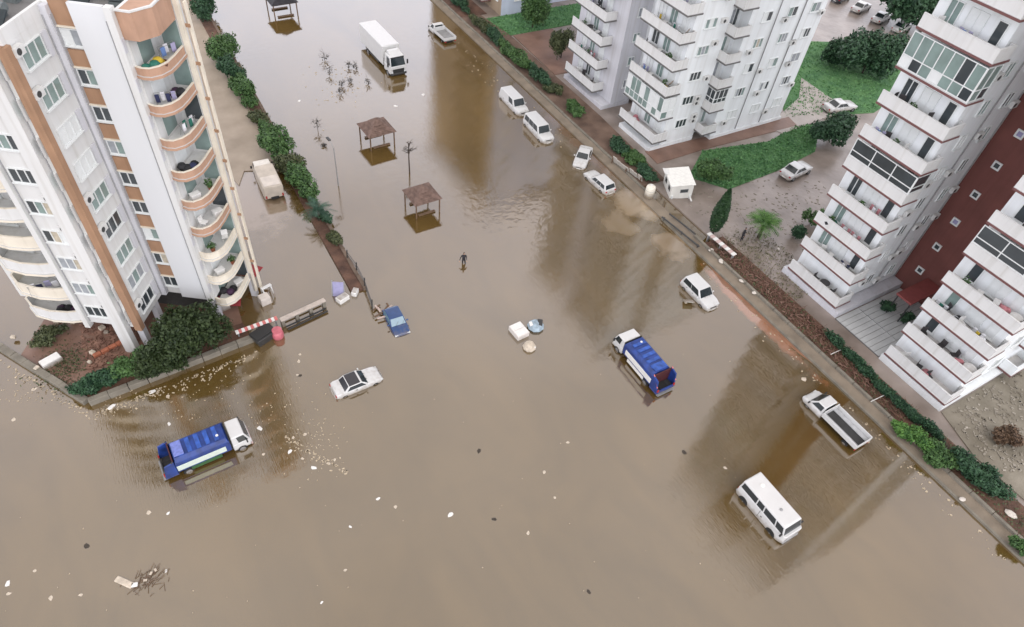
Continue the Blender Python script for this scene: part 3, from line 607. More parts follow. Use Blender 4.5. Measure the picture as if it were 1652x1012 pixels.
car(t, car_white, 5.3, 1.85, 1.05, 1.1, 1.9, 1.55, 1.0, -2.3, -2.45, 1.2, 3, blank=(0, 1, 'rear'), inset=.14)
t = veh('white_van', 'white van with a long dark side window strip ahead of the windowless one', 'van', (43.0, 60.3), -92, GP)
car(t, car_white, 5.2, 1.85, 1.08, 1.12, 1.95, 1.5, 1.0, -2.3, -2.45, 1.2, 3, inset=.14)
t = veh('white_sedan', 'white sedan turned across the kerb with its bonnet towards the water', 'car', (45.0, 53.2), -137, GP)
car(t, car_white, 4.4, 1.72, .86, .92, 1.4, .85, .2, -.85, -1.45, .95, 2)
t = veh('white_estate_car', 'white estate car at the kerb next to the skewed sedan, tail to the viewer', 'car', (44.0, 48.3), 93, GP)
car(t, car_white, 4.3, 1.72, .88, .94, 1.46, .8, .2, -1.75, -2.0, 1.0, 3)
t = veh('white_people_carrier', 'white people carrier with an open side door below the cypress', 'car', (42.7, 29.0), -91, GP)
car(t, car_white, 4.2, 1.82, 1.0, 1.05, 1.72, .95, .35, -1.75, -1.98, 1.1, 2)
d = MB().box((-.45, 0, 0), (.95, .07, .75)); o = d.build('open_door', car_white, t, bevel=.03); o.location = (.65, -1.35, .72); o.rotation_euler = (R_(62), 0, R_(62))
g_ = MB().box((-.45, -.04, .18), (.7, .03, .28)); g_.build('door_window', mat('pale_glass', (.45, .55, .52), .15, .1), o)
# parked sedans beyond the lawn
GQ = 'cars parked behind the buildings'
for nm, lb_, p, dg, cm in (('parked_sedan', 'silver white sedan parked by itself on wet mud under the lawn edge', (67.6, 39.9), 6, car_white),
                       ('parked_estate', 'white estate car between two lawns, next to the tower balconies', (85.5, 48.6), -10, car_white),
                       ('parked_hatchback', 'white hatchback leftmost in the top right row of parked cars', (117.5, 71.6), 13, car_white),
                       ('parked_saloon', 'white saloon in the middle of the top right row of parked cars', (117.6, 67.2), 13, car_white),
                       ('parked_car', 'white car nearest the tower in the top right row of parked cars', (118.0, 63.2), 13, car_white)):
    t = veh(nm, lb_, 'car', p, dg, GQ, -.16)
    car(t, cm, 5.0 if p[0] > 80 else 4.6, 1.85, .9, .96, 1.48, .9, .2, -.95, -1.6, 1.0, 2)
t = veh('dark_car', 'dark car in the corner shadow left of the white parked row', 'car', (117.3, 76.0), 13, GQ, -.16)
car(t, car_dark, 4.8, 1.85, .9, .96, 1.48, .9, .2, -.95, -1.6, 1.0, 2)

# minibus
t = veh('white_minibus', 'white minibus with dark side windows and a flat roof, lower right on open water', 'minibus', (31.9, 8.75), -90, GP, .22); t.scale = (.93, .97, .97)
L, w_ = 5.0, 1.02
MB().loft([[(x, -w_ * k, .35 + (.12 if abs(x) > 2.4 else 0)), (x, -w_ * k, .95), (x, -w_ * k + .02, 1.42), (x, w_ * k - .02, 1.42), (x, w_ * k, .95), (x, w_ * k, .35 + (.12 if abs(x) > 2.4 else 0))]
           for x, k in ((-2.5, .93), (-2.38, 1.0), (2.2, 1.0), (2.5, .97), (2.68, .84))]).build('body', car_white, t, bevel=.06, smooth=True)
b = [(-2.46, -w_ + .03, 1.40), (2.46, -w_ + .03, 1.40), (2.46, w_ - .03, 1.40), (-2.46, w_ - .03, 1.40)]
k = [(-2.40, -w_ + .13, 2.12), (2.18, -w_ + .13, 2.12), (2.18, w_ - .13, 2.12), (-2.40, w_ - .13, 2.12)]
MB().frustum(b, k).build('cabin', car_white, t, bevel=.05)
MB().frustum([(-2.44, -w_ + .10, 2.10), (2.24, -w_ + .10, 2.10), (2.24, w_ - .10, 2.10), (-2.44, w_ - .10, 2.10)],
             [(-2.34, -w_ + .2, 2.24), (2.1, -w_ + .2, 2.24), (2.1, w_ - .2, 2.24), (-2.34, w_ - .2, 2.24)]).build('roof', mat('roof_white', (.62, .615, .60), .45, .05, .8), t, bevel=.05, seg=3)
MB().pane(b[1], b[2], k[2], k[1], .04, .96, .06, .94).build('windshield', cglass, t)
MB().pane(b[3], b[0], k[0], k[3], .08, .92, .12, .9).build('rear_window', cglass, t)
for sd_, (p, q, r2, s_) in ((-1, (b[0], b[1], k[1], k[0])), (1, (b[2], b[3], k[3], k[2]))):
    cuts = [(.03, .37), (.395, .53), (.555, .80), (.825, .975)] if sd_ < 0 else [(.025, .175), (.20, .50), (.52, .76), (.78, .97)]
    for u0, u1 in cuts: MB().pane(p, q, r2, s_, u0, u1, .12, .9).build('side_window', cglass, t)
    for x in (1.55, -1.55):
        wheel(t, x, sd_ * .92, .34, .22)
        MB().tube((x, sd_ * 1.005, .42), (x, sd_ * 1.03, .42), .46, n=14).build('wheel_arch', black_trim, t)
    MB().box((2.62, sd_ * .62, .88), (.12, .34, .2)).build('headlight', lamp_m, t, bevel=.03)
    MB().box((-2.5, sd_ * .82, .95), (.08, .16, .3)).build('tail_light', red_lens, t, bevel=.02)
    MB().box((2.3, sd_ * 1.14, 1.5), (.14, .2, .26)).build('wing_mirror', black_trim, t, bevel=.03)
MB().box((2.66, 0, .52), (.18, 1.7, .2)).build('bumper', metal_g, t, bevel=.05); MB().box((-2.52, 0, .52), (.16, 1.8, .2)).build('bumper', metal_g, t, bevel=.05)
MB().box((0, -1.012, .98), (.03, .03, .85)).build('door_seam', black_trim, t); MB().box((.3, -1.03, .95), (.14, .04, .05)).build('door_handle', black_trim, t)
MB().lathe([(.13, 0), (.13, .05), (.05, .09)], (.9, -.1, 2.24)).build('roof_vent', metal_g, t)
MB().lathe([(.2, 0), (.2, .03), (.1, .06)], (-1.4, .1, 2.24)).build('roof_vent', white_pl, t)

# flatbed pickup truck
def pickup(t, L, W, cab0, cab1, hoodx, bed_m, bedz=.95, side=.42, ht=1.0, crew=False):
    w_ = W / 2; h = L / 2
    MB().loft([ring(cab0, w_ * .96, .34, 1.05), ring(lerp(cab0, cab1, .5), w_ * .97, .34, 1.08), ring(cab1, w_ * .97, .34, 1.05), ring(lerp(cab1, h, .6), w_ * .94, .34, .98), ring(h - .12, w_ * .86, .42, .86), ring(h, w_ * .74, .5, .7)]).build('body', car_white, t, bevel=.03, smooth=True)
    b = [(cab0 + .02, -w_ + .1, 1.03), (cab1 + .05, -w_ + .1, 1.03), (cab1 + .05, w_ - .1, 1.03), (cab0 + .02, w_ - .1, 1.03)]
    k = [(cab0 + .08, -w_ + .24, 1.72), (cab1 - .62, -w_ + .24, 1.72), (cab1 - .62, w_ - .24, 1.72), (cab0 + .08, w_ - .24, 1.72)]
    MB().frustum(b, k).build('cab', car_white, t, bevel=.07, seg=3)
    MB().pane(b[1], b[2], k[2], k[1], .06, .94, .08, .92).build('windshield', cglass, t); MB().pane(b[3], b[0], k[0], k[3], .12, .88, .2, .85).build('rear_window', cglass, t)
    for sd_, (p, q, r2, s_) in ((-1, (b[0], b[1], k[1], k[0])), (1, (b[2], b[3], k[3], k[2]))):
        MB().pane(p, q, r2, s_, .14, .86, .16, .88).build('side_window', cglass, t)
        MB().box((h - .1, sd_ * w_ * .68, .78), (.16, .3, .16)).build('headlight', lamp_m, t, bevel=.03)
        MB().box((cab1 - .1, sd_ * (w_ + .08), 1.15), (.12, .22, .18)).build('wing_mirror', black_trim, t, bevel=.03)
        wheel(t, h - .8, sd_ * (w_ - .14)); wheel(t, -h + .95, sd_ * (w_ - .14))
        MB().box(((-h + cab0) / 2 - .02, sd_ * (w_ - .02), bedz + side / 2), (cab0 + h - .06, .07, side)).build('side_board', car_white, t, bevel=.015)
        MB().box((-h + .01, sd_ * (w_ - .2), bedz - .2), (.06, .22, .14)).build('tail_light', red_lens, t)
    MB().box((-h + .0, 0, bedz + side / 2), (.07, W - .12, side - .01)).build('tailgate', car_white, t, bevel=.015)
    MB().box((cab0 - .1, 0, bedz + side / 2 + .1), (.07, W - .12, side + .2)).build('headboard', car_white, t, bevel=.015)
    MB().box(((-h + cab0) / 2 - .04, 0, bedz - .06), (cab0 + h - .14, W - .14, .12)).build('bed_floor', bed_m, t)
    MB().box(((-h + cab0) / 2, 0, .62), (cab0 + h - .3, .9, .36)).build('chassis', black_trim, t)
    return t
t = pickup(veh('flatbed_truck', 'white flatbed truck with a long open bed beside the soil strip, right of the minibus', 'truck', (43.3, 12.1), 90, GP, .28), 5.9, 1.95, .75, 2.25, 0, metal_d, .9, .46)
for yy in (-.68, .68): MB().box((-1.1, yy, .955), (3.5, .44, .07), 0).build('bed_lining', mat('pale_lining', (.42, .43, .44), .6, .15), t)
t = pickup(veh('white_pickup', 'white pickup with an empty grey bed near the kerb at the top of the street', 'pickup', G(712, 57).xy, 93, GP, .3), 5.4, 2.0, .7, 2.0, 0, metal_g, .85, .4)

# refuse trucks
def refuse(t, lower):
    MB().box((-.2, 0, .78), (7.0, .9, .3)).build('chassis', black_trim, t)
    # cab
    MB().frustum([(2.05, -1.08, .55), (3.55, -1.05, .55), (3.55, 1.05, .55), (2.05, 1.08, .55)], [(2.05, -1.08, 1.35), (3.66, -1.04, 1.35), (3.66, 1.04, 1.35), (2.05, 1.08, 1.35)]).build('cab', car_white, t, bevel=.08, seg=3)
    b = [(2.06, -1.07, 1.34), (3.62, -1.03, 1.34), (3.62, 1.03, 1.34), (2.06, 1.07, 1.34)]; k = [(2.08, -.98, 2.28), (3.22, -.95, 2.28), (3.22, .95, 2.28), (2.08, .98, 2.28)]
    MB().frustum(b, k).build('cab_top', car_white, t, bevel=.09, seg=3)
    MB().pane(b[1], b[2], k[2], k[1], .05, .95, .06, .9).build('windshield', cglass, t)
    for sd_, (p, q, r2, s_) in ((-1, (b[0], b[1], k[1], k[0])), (1, (b[2], b[3], k[3], k[2]))):
        MB().pane(p, q, r2, s_, *((.36, .9) if sd_ < 0 else (.1, .64)), .12, .86).build('side_window', cglass, t)
        MB().box((3.64, sd_ * .8, .8), (.08, .3, .2)).build('headlight', lamp_m, t, bevel=.03)
        MB().box((3.3, sd_ * 1.26, 1.6), (.12, .2, .4)).build('wing_mirror', black_trim, t, bevel=.03)
        wheel(t, 2.75, sd_ * .95, .44, .28); wheel(t, -1.9, sd_ * .93, .44, .34)
        MB().box((-.55, sd_ * 1.15, 1.52), (4.1, .06, .62)).build('side_panel', white_pl if lower else mat('panel_green_white', (.60, .68, .60), .5, .06), t, bevel=.02)
        MB().box((-.3, sd_ * 1.10, .82), (2.6, .05, .42)).build('side_guard', white_pl if lower else green_p, t)
        MB().frustum([(-3.75, sd_ * 1.1 - .07, .75), (-2.66, sd_ * 1.1 - .07, .75), (-2.66, sd_ * 1.1 + .07, .75), (-3.75, sd_ * 1.1 + .07, .75)],
                     [(-3.45, sd_ * 1.1 - .07, 2.35), (-2.66, sd_ * 1.1 - .07, 2.55), (-2.66, sd_ * 1.1 + .07, 2.55), (-3.45, sd_ * 1.1 + .07, 2.35)]).build('hopper_side', truck_blue, t, bevel=.03)
        MB().tube((-2.7, sd_ * 1.1, 2.62), (-3.62, sd_ * 1.12, 1.6), .06).build('lift_arm', pink_p if lower else metal_d, t)
        MB().box((-3.72, sd_ * .98, 1.15), (.1, .2, .3)).build('tail_light', red_lens, t)
    # body with a raised ridged roof
    MB().frustum([(-2.64, -1.12, .98), (1.92, -1.12, .98), (1.92, 1.12, .98), (-2.64, 1.12, .98)], [(-2.64, -1.12, 2.2), (1.92, -1.12, 2.2), (1.92, 1.12, 2.2), (-2.64, 1.12, 2.2)]).build('refuse_body', truck_blue, t, bevel=.03)
    MB().frustum([(-2.64, -1.1, 2.19), (1.9, -1.1, 2.19), (1.9, 1.1, 2.19), (-2.64, 1.1, 2.19)], [(-2.5, -.8, 2.58), (1.75, -.8, 2.5), (1.75, .8, 2.5), (-2.5, .8, 2.58)]).build('body_roof', truck_blue, t, bevel=.04)
    for i, x in enumerate((-1.9, -1.15, -.4, .35, 1.1)):
        MB().box((x, 0, 2.58 - .02 * (x + 2.5) / 4), (.36, 1.5, .05), 0).build('roof_rib', truck_blue2, t, bevel=.015)
    MB().box((-2.05, 0, 2.63), (.8, 1.46, .08)).build('roof_hatch', truck_blue2 if lower else mat('hatch_lilac', (.16, .20, .50), .35, .3, 3), t, bevel=.02)
    MB().tube((1.2, -.3, 2.52), (1.2, -.3, 2.62), .12, n=10).build('roof_cap', white_pl, t)
    MB().box((1.98, 0, 1.6), (.1, 2.0, 1.5)).build('body_front', black_trim, t)
    # hopper
    MB().box((-3.1, 0, .8), (1.05, 2.04, .1)).build('hopper_floor', metal_d, t)
    MB().box((-2.72, 0, 1.65), (.1, 2.04, 1.7)).build('packer_plate', mat('dark_red_plate', (.06, .012, .014), .6, .3), t)
    MB().box((-3.7, 0, .95), (.1, 2.04, .4)).build('hopper_sill', metal_d if not lower else truck_blue, t)
    MB().box((-3.8, 0, .55), (.25, 2.0, .08)).build('rear_step', metal_g, t)
    MB().box((3.64, 0, .55), (.16, 2.0, .22)).build('bumper', mat('bumper_pink', (.5, .36, .34), .5, .1) if not lower else car_white, t, bevel=.05)
    return t
refuse(veh('refuse_truck', 'blue and white refuse truck in mid street, cab pointing away from the viewer', 'refuse truck', (31.9, 24.4), 90, GP, .25), True).scale = (.88, .90, .92)
refuse(veh('refuse_truck', 'blue refuse truck with its white cab to the right, among floating litter at left', 'refuse truck', (-3.3, 32.4), 2.5, GP, .25), False).scale = (.84, .88, .90)

# box truck
t = veh('box_truck', 'tall white box truck with a plain cargo body facing the viewer, top of the street', 'truck', (32.3, 83.6), -88, GP, .3)
MB().box((-1.4, 0, .85), (8.6, .9, .3)).build('chassis', black_trim, t)
MB().box((-1.75, 0, 2.36), (7.6, 2.5, 2.56)).build('cargo_box', car_white, t, bevel=.05)
MB().box((-1.75, 0, 3.65), (7.4, 2.3, .04)).build('box_roof', mat('box_roof_white', (.64, .64, .64), .5, .03), t)
MB().box((2.12, 0, 1.35), (.15, 2.2, 1.5)).build('gap_panel', black_trim, t)
MB().frustum([(2.3, -1.2, .7), (4.15, -1.18, .7), (4.15, 1.18, .7), (2.3, 1.2, .7)], [(2.3, -1.2, 1.75), (4.3, -1.16, 1.75), (4.3, 1.16, 1.75), (2.3, 1.2, 1.75)]).build('cab', car_white, t, bevel=.08, seg=3)
b = [(2.3, -1.18, 1.74), (4.27, -1.14, 1.74), (4.27, 1.14, 1.74), (2.3, 1.18, 1.74)]; k = [(2.34, -1.05, 3.0), (3.9, -1.02, 3.0), (3.9, 1.02, 3.0), (2.34, 1.05, 3.0)]
MB().frustum(b, k).build('cab_top', car_white, t, bevel=.1, seg=3)
MB().frustum([(2.5, -.9, 2.98), (3.6, -.85, 2.98), (3.6, .85, 2.98), (2.5, .9, 2.98)], [(2.5, -.85, 3.4), (3.0, -.8, 3.4), (3.0, .8, 3.4), (2.5, .85, 3.4)]).build('wind_deflector', car_white, t, bevel=.06)
MB().pane(b[1], b[2], k[2], k[1], .05, .95, .06, .82).build('windshield', cglass, t)
MB().box((3.98, 0, 2.86), (.16, 1.9, .1)).build('sun_visor', black_trim, t)
for sd_, (p, q, r2, s_) in ((-1, (b[0], b[1], k[1], k[0])), (1, (b[2], b[3], k[3], k[2]))):
    MB().pane(p, q, r2, s_, *((.4, .92) if sd_ < 0 else (.08, .6)), .12, .82).build('side_window', cglass, t)
    MB().box((4.28, sd_ * .88, .95), (.08, .34, .22)).build('headlight', lamp_m, t, bevel=.03)
    MB().box((4.1, sd_ * 1.42, 2.1), (.12, .22, .6)).build('wing_mirror', black_trim, t, bevel=.03)
    wheel(t, 3.3, sd_ * 1.05, .5, .3); wheel(t, -3.2, sd_ * 1.0, .5, .4)
    MB().box((-1.0, sd_ * 1.15, .85), (3.0, .06, .4)).build('side_guard', metal_d, t)
MB().box((4.28, 0, 1.15), (.1, 1.6, .7)).build('grille', black_trim, t); MB().box((4.3, 0, .72), (.2, 2.3, .28)).build('bumper', metal_d, t, bevel=.05)
MB().box((4.34, 0, 1.5), (.04, 2.2, .14)).build('cab_trim', car_white, t)

# dusty van in the left lot
t = veh('dusty_box_van', 'dusty beige box van parked in the flooded lot between hedge and balconies', 'van', (10.1, 62.7), 88, GP, .25)
MB().box((-.3, 0, .7), (5.4, .8, .25)).build('chassis', black_trim, t)
MB().frustum([(-2.9, -1.05, .62), (1.2, -1.05, .62), (1.2, 1.05, .62), (-2.9, 1.05, .62)], [(-2.85, -1.0, 2.1), (1.15, -1.0, 2.15), (1.15, 1.0, 2.15), (-2.85, 1.0, 2.1)]).build('cargo_box', car_dusty, t, bevel=.1, seg=3)
MB().box((-1.9, 0, 2.14), (1.7, 1.75, .09)).build('roof_sheet', mat('pale_sheet', (.62, .56, .50), .7, .12, 1.5), t, bevel=.03)
MB().frustum([(1.3, -1.0, .55), (2.9, -.95, .55), (2.9, .95, .55), (1.3, 1.0, .55)], [(1.3, -.98, 1.3), (2.95, -.92, 1.25), (2.95, .92, 1.25), (1.3, .98, 1.3)]).build('cab', car_dusty, t, bevel=.07)
b = [(1.3, -.97, 1.28), (2.9, -.92, 1.24), (2.9, .92, 1.24), (1.3, .97, 1.28)]; k = [(1.32, -.85, 2.0), (2.3, -.82, 2.0), (2.3, .82, 2.0), (1.32, .85, 2.0)]
MB().frustum(b, k).build('cab_top', mat('pale_cab', (.70, .66, .60), .6, .08), t, bevel=.07)
MB().pane(b[1], b[2], k[2], k[1], .06, .94, .08, .9).build('windshield', cglass, t)
for sd_, (p, q, r2, s_) in ((-1, (b[0], b[1], k[1], k[0])), (1, (b[2], b[3], k[3], k[2]))):
    MB().pane(p, q, r2, s_, *((.4, .92) if sd_ < 0 else (.08, .6)), .12, .86).build('side_window', cglass, t)
    wheel(t, 2.1, sd_ * .88, .36, .24); wheel(t, -1.8, sd_ * .88, .36, .28)
    MB().box((2.2, sd_ * 1.12, 1.4), (.1, .18, .3)).build('wing_mirror', black_trim, t)
    MB().box((-2.92, sd_ * .85, .9), (.08, .16, .3)).build('tail_light', red_lens, t)

# ------------------------------------------------------------------ vegetation
def leaves(mb, n, size, pts_fn, seed, up=.35):
    rnd = random.Random(seed)
    for _ in range(n):
        p, nrm = pts_fn(rnd)
        d = Vector((rnd.gauss(0, 1), rnd.gauss(0, 1), rnd.gauss(0, 1))).normalized() * .75 + nrm * .6 + Vector((0, 0, up)); d.normalize()
        a = d.orthogonal().normalized(); a.rotate(Matrix.Rotation(rnd.uniform(0, 6.28), 3, d)); b = d.cross(a); s = size * rnd.uniform(.4, 1.5)
        k = len(mb.v)
        mb.v += [tuple(p - a * s * .5), tuple(p + b * s * .32 - d * s * .08), tuple(p + a * s * .6), tuple(p - b * s * .32 - d * s * .08)]
        mb.f.append((k, k + 1, k + 2, k + 3))
def crown_fn(lobes):
    tot = [l[3] * l[4] * l[5] for l in lobes]
    def fn(rnd):
        l = rnd.choices(lobes, tot)[0]
        u = Vector((rnd.gauss(0, 1), rnd.gauss(0, 1), rnd.gauss(0, 1))).normalized(); r = rnd.uniform(.45, 1.0) ** .6
        r *= 1 + .30 * math.sin(u.x * 5.1 + l[0]) * math.sin(u.y * 4.3 + l[1] * 2) + rnd.uniform(-.06, .10)
        return Vector((l[0] + u.x * l[3] * r, l[1] + u.y * l[4] * r, max(.02, l[2] + u.z * l[5] * r))), u
    return fn
SEED = [100]
def tree(name, label, cat, pos, rx, ry, h, trunk_h, m, n=2600, size=.34, group=None, nl=9, z0=0.0, low=.3):
    SEED[0] += 1; rnd = random.Random(SEED[0]); t = thing(name, label, cat, (pos[0], pos[1], z0), 0, group)
    lobes = []
    for i in range(nl):
        an = rnd.uniform(0, 6.28); rr = rnd.uniform(.25, .72) if i else 0; sz = rnd.uniform(.34, .55)
        zc = trunk_h + (h - trunk_h) * rnd.uniform(low, .72)
        lobes.append((math.cos(an) * rx * rr, math.sin(an) * ry * rr, zc, rx * sz, ry * sz, (h - trunk_h) * rnd.uniform(.28, .42)))
    mb = MB(); leaves(mb, int(n * 1.75), size * .74, crown_fn(lobes), SEED[0]); mb.build('crown', m, t)
    tk = MB(); tk.path([(0, 0, -.4), (.05, .03, trunk_h * .6), (0, .05, trunk_h + (h - trunk_h) * .4)], .05 + h * .022, .04)
    for l in lobes[1:6]: tk.tube((0, .03, trunk_h * .8), (l[0] * .8, l[1] * .8, l[2]), .05, .02, 4)
    tk.build('trunk', bark, t)
    return t
HG = 'hedge trees along the left lot'
for px, py, rx, h, m, lab, n in ((326, 6, 2.1, 4.2, leaf_dark, 'very dark bushy tree cut by the top edge beside the left block', 2600), (362, 76, 2.6, 3.8, leaf_mid, 'largest rounded bushy tree of the left hedge row, above two smaller ones', 3600),
                            (374, 110, 1.8, 3.2, leaf_dark, 'dark green middle bush in the left hedge row, between two lighter ones', 2200), (388, 136, 1.9, 3.0, leaf_mid, 'fresh green bush at the end of the upper left hedge group', 2400),
                            (444, 232, 2.2, 2.9, leaf_mid, 'green bush just above the dusty van in the left hedge row', 2600), (466, 262, 2.1, 2.7, leaf_olive, 'greyish green bush right beside the dusty van', 2300),
                            (486, 290, 2.2, 2.8, leaf_mid, 'green bush at the water side of the hedge, below the greyish one', 2500)):
    p = G(px, py, h * .55); tree('hedge_bush', lab, 'bush', p, rx * .9, rx * 1.35, h * .85, .3, m, n, .36, HG, z0=.1)
for i, (px, py) in enumerate(((405, 165), (418, 190), (430, 212))):
    p = G(px, py, .6); tree('low_shrub', ('low dark shrub under the fresh green hedge bush', 'low dark shrub in the middle of the thin hedge stretch', 'low dark shrub just before the green bush above the van')[i], 'shrub', p, 1.0, 2.0, 1.2, .1, leaf_olive if i == 1 else leaf_mid, 1100, .28, HG, z0=.15)
for i, (px, py) in enumerate(((498, 318), (522, 352), (540, 384))):
    p = G(px, py, .5); tree('low_shrub', ('low green shrub just before the spiky palm', 'low dark shrub under the spiky palm', 'last thin shrub of the left hedge past the palm')[i], 'shrub', p, .9 - .15 * i, 1.6, 1.2 - .2 * i, .1, (leaf_mid, leaf_dark, leaf_olive)[i], 900, .28, HG, z0=.15)
def palm(name, label, pos, r, h, m, nf=26, z0=.2, droop=.55, cat='palm', up=1.0):
    SEED[0] += 1; rnd = random.Random(SEED[0]); t = thing(name, label, cat, (pos[0], pos[1], z0))
    MB().path([(0, 0, -.4), (.06, 0, h * .5), (0, .04, h)], .2, .13, 8).build('trunk', bark, t)
    for i in range(nf):
        an = 6.283 * i / nf * 2.4 + rnd.uniform(-.2, .2); ln = r * rnd.uniform(.8, 1.1); el = rnd.uniform(.05, 1.1) * up; mb = MB(); prev = None
        dx, dy = math.cos(an), math.sin(an)
        pts = []
        for s in range(6):
            q = s / 5; rr = ln * q * math.cos(el * (1 - .3 * q)); zz = h + ln * q * math.sin(el) - droop * ln * q * q * .8; pts.append(Vector((dx * rr, dy * rr, zz)))
        mb.path(pts, .03, .012, 3)
        for s in range(1, 11):
            q = s / 10.5; ix = min(int(q * 5), 4); p = pts[ix].lerp(pts[ix + 1], q * 5 - ix); ll = ln * .30 * math.sin(math.pi * (.18 + .75 * q)) + .05; fw = (pts[ix + 1] - pts[ix]).normalized()
            sd_ = Vector((-dy, dx, 0))
            for sg in (-1, 1):
                tip = p + (sd_ * sg * .8 + fw * .6 + Vector((0, 0, -.25))).normalized() * ll
                mb.add([p - fw * .035, p + fw * .035, tip], [(0, 1, 2)] if sg > 0 else [(1, 0, 2)])
        mb.build('frond', m, t)
    return t
palm('spiky_palm', 'blue green spiky palm at the near end of the left hedge', G(512, 338, 1.6), 1.9, 1.3, leafmat('leaf_bluegreen', (.015, .045, .03), (.06, .12, .08)), 24)
palm('fan_palm', 'bright green palm standing right of the cypress on bare earth', G(1234, 360, 2.2), 2.1, 1.9, leaf_bright, 70)
# left plot bushes
LG = 'bushes behind the left retaining wall'
tree('large_bush', 'largest round dark green bush, right behind the left retaining wall', 'bush', G(316, 540, 2.2), 2.9, 2.3, 4.7, .4, leafmat('leaf_deep', (.010, .022, .006), (.040, .062, .020)), 8000, .36, LG, 14, .2)
tree('leafy_bush', 'dark lower shoulder of greenery touching the largest bush on its left', 'bush', G(258, 585, 1.2), 2.0, 1.6, 2.6, .2, leafmat('leaf_deep', (0,0,0), (0,0,0)), 2800, .32, LG, 8, .2)
tree('leafy_bush', 'fresh green bush in the middle of the planting behind the left wall', 'bush', G(212, 592, 1.0), 1.9, 1.3, 2.0, .2, leaf_mid, 2600, .3, LG, 8, .2)
tree('leafy_bush', 'dark bush in the pointed corner of the left retaining wall', 'bush', G(150, 618, .8), 2.0, 1.2, 1.6, .1, leaf_dark, 2600, .3, LG, 8, .2)
tree('leafy_bush', 'olive green weedy bush next to the grey pool at far left', 'bush', G(80, 545, .4), 1.6, 1.3, .8, .1, leaf_olive, 1300, .26, LG, 7, .15)
# right side strip hedge and shrubs
RG = 'hedge along the right garden strip'
hl = ['first', 'second', 'third', 'fourth', 'fifth', 'sixth', 'seventh', 'eighth']
hedge_pts = [(1345, 548), (1372, 575), (1398, 600), (1424, 627), (1450, 652), (1476, 675), (1502, 694)]
for i, (px, py) in enumerate(hedge_pts):
    p = G(px, py, .8); tree('clipped_hedge', 'dark clipped hedge piece along the right tower foot, %s from the paved court' % hl[i], 'hedge', (p.x + .1, p.y), .42, 1.5, 1.25, .1, leaf_dark, 1100, .22, RG, 8, .25)
for lab, px, py, rx, ry, h, m, n in (('bright grass green shrub mass beside the end of the flatbed truck', 1475, 705, 1.1, 1.9, 1.2, leaf_bright, 2600), ('mid green shrub below the bright one on the right strip', 1515, 738, 1.2, 1.8, 1.3, leaf_mid, 2400),
                           ('dark green shrub at the wide end of the right strip', 1560, 752, 1.2, 2.0, 1.6, leaf_dark, 2400), ('darkest shrub nearest the right edge of the photo', 1605, 785, 1.3, 1.8, 1.6, leaf_dark, 2400),
                           ('small green shrub in the bottom right corner by the wall', 1645, 882, .8, .8, .9, leaf_mid, 900)):
    p = G(px, py, h * .5); tree('strip_shrub', lab, 'shrub', p, rx, ry, h, .1, m, n, .28, RG, 9, .2)
UG = 'shrubs along the upper kerb'
for i, (px, py, m, h) in enumerate(((742, 8, leaf_dark, 1.2), (775, 42, leaf_olive, 1.2), (800, 62, leaf_dark, 1.4), (822, 85, leaf_mid, 1.3), (846, 104, leaf_mid, 1.5), (868, 122, leaf_dark, 1.5), (890, 145, leaf_olive, 1.0), (926, 178, leaf_mid, .9), (1000, 240, leaf_dark, 1.1), (1022, 256, leaf_mid, .9), (1045, 282, leaf_dark, .9))):
    lab = ('dark shrub at the very top of the right kerb', 'olive shrub below the pale blue building corner', 'dark shrub above the green stretch of the upper kerb', 'green shrub at the start of the thick kerb planting',
           'thick green shrub in the middle of the upper kerb planting', 'dark thick shrub at the end of the upper kerb planting', 'thin olive shrub on the bare kerb stretch above the vans', 'low green plant below the left balcony stack', 'dark shrub at the foot of the block corner behind the sedan',
           'green shrub behind the white panel at the kerb', 'dark shrub beside the white kiosk')[i]
    p = G(px, py, h * .5); tree('kerb_shrub', lab, 'shrub', (max(p.x, 49.2), p.y), 1.25, 2.9 if i < 6 else 1.8, h * 1.1, .1, m, 2400, .3, UG, 9, .2)
tree('dry_bush', 'brownish dry bush on the sandy yard at the right edge', 'bush', G(1628, 708, .8), 1.4, 1.2, 1.4, .1, leafmat('leaf_dry', (.05, .03, .018), (.16, .10, .06)), 1600, .26, None, 8, .2)
tree('garden_tree', 'bright green upright tree between the pale blue building and the red yard', 'tree', G(862, 15, 3.0), 2.0, 2.4, 5.5, .9, leaf_mid, 4200, .4, None, 10, .2)
tree('garden_tree', 'olive green round tree touching the white balconies of the block', 'tree', G(908, 70, 2.4), 1.5, 1.8, 4.2, .9, leaf_olive, 2800, .34, None, 9, .2)
tree('lawn_tree', 'bushy light green tree at the left end of the lawn behind the kiosk', 'tree', G(1152, 282, 1.2), 2.2, 2.0, 2.6, .4, leaf_mid, 3200, .34, None, 9, .2)
tree('lawn_tree', 'dark round tree at the right end of the lawn under the tower balconies', 'tree', G(1345, 212, 1.6), 3.2, 2.6, 3.6, .6, leaf_dark, 4200, .42, None, 10, .2)
tree('dark_grove', 'large dark green grove behind the block, left of the glazed balcony', 'tree', G(1405, 90, 3.0), 6.0, 4.5, 6.0, .9, leaf_dark, 6500, .6, None, 12, .2)
tree('dark_grove', 'dark bluish tree at the left of the grove behind the block', 'tree', G(1352, 82, 2.0), 2.8, 2.6, 4.2, .7, leaf_dark, 3000, .5, None, 8, .2)
tree('tall_tree', 'very dark tall tree behind the parked cars at the top right', 'tree', G(1475, 8, 4.0), 8, 5, 8, 1.2, leaf_dark, 6000, .8, None, 12, .2)
tree('round_shrub', 'small round deep green shrub by the lowest tower balconies', 'shrub', G(1284, 373, .9), 1.0, 1.0, 1.7, .2, leaf_dark, 1500, .24, None, 6, .2)
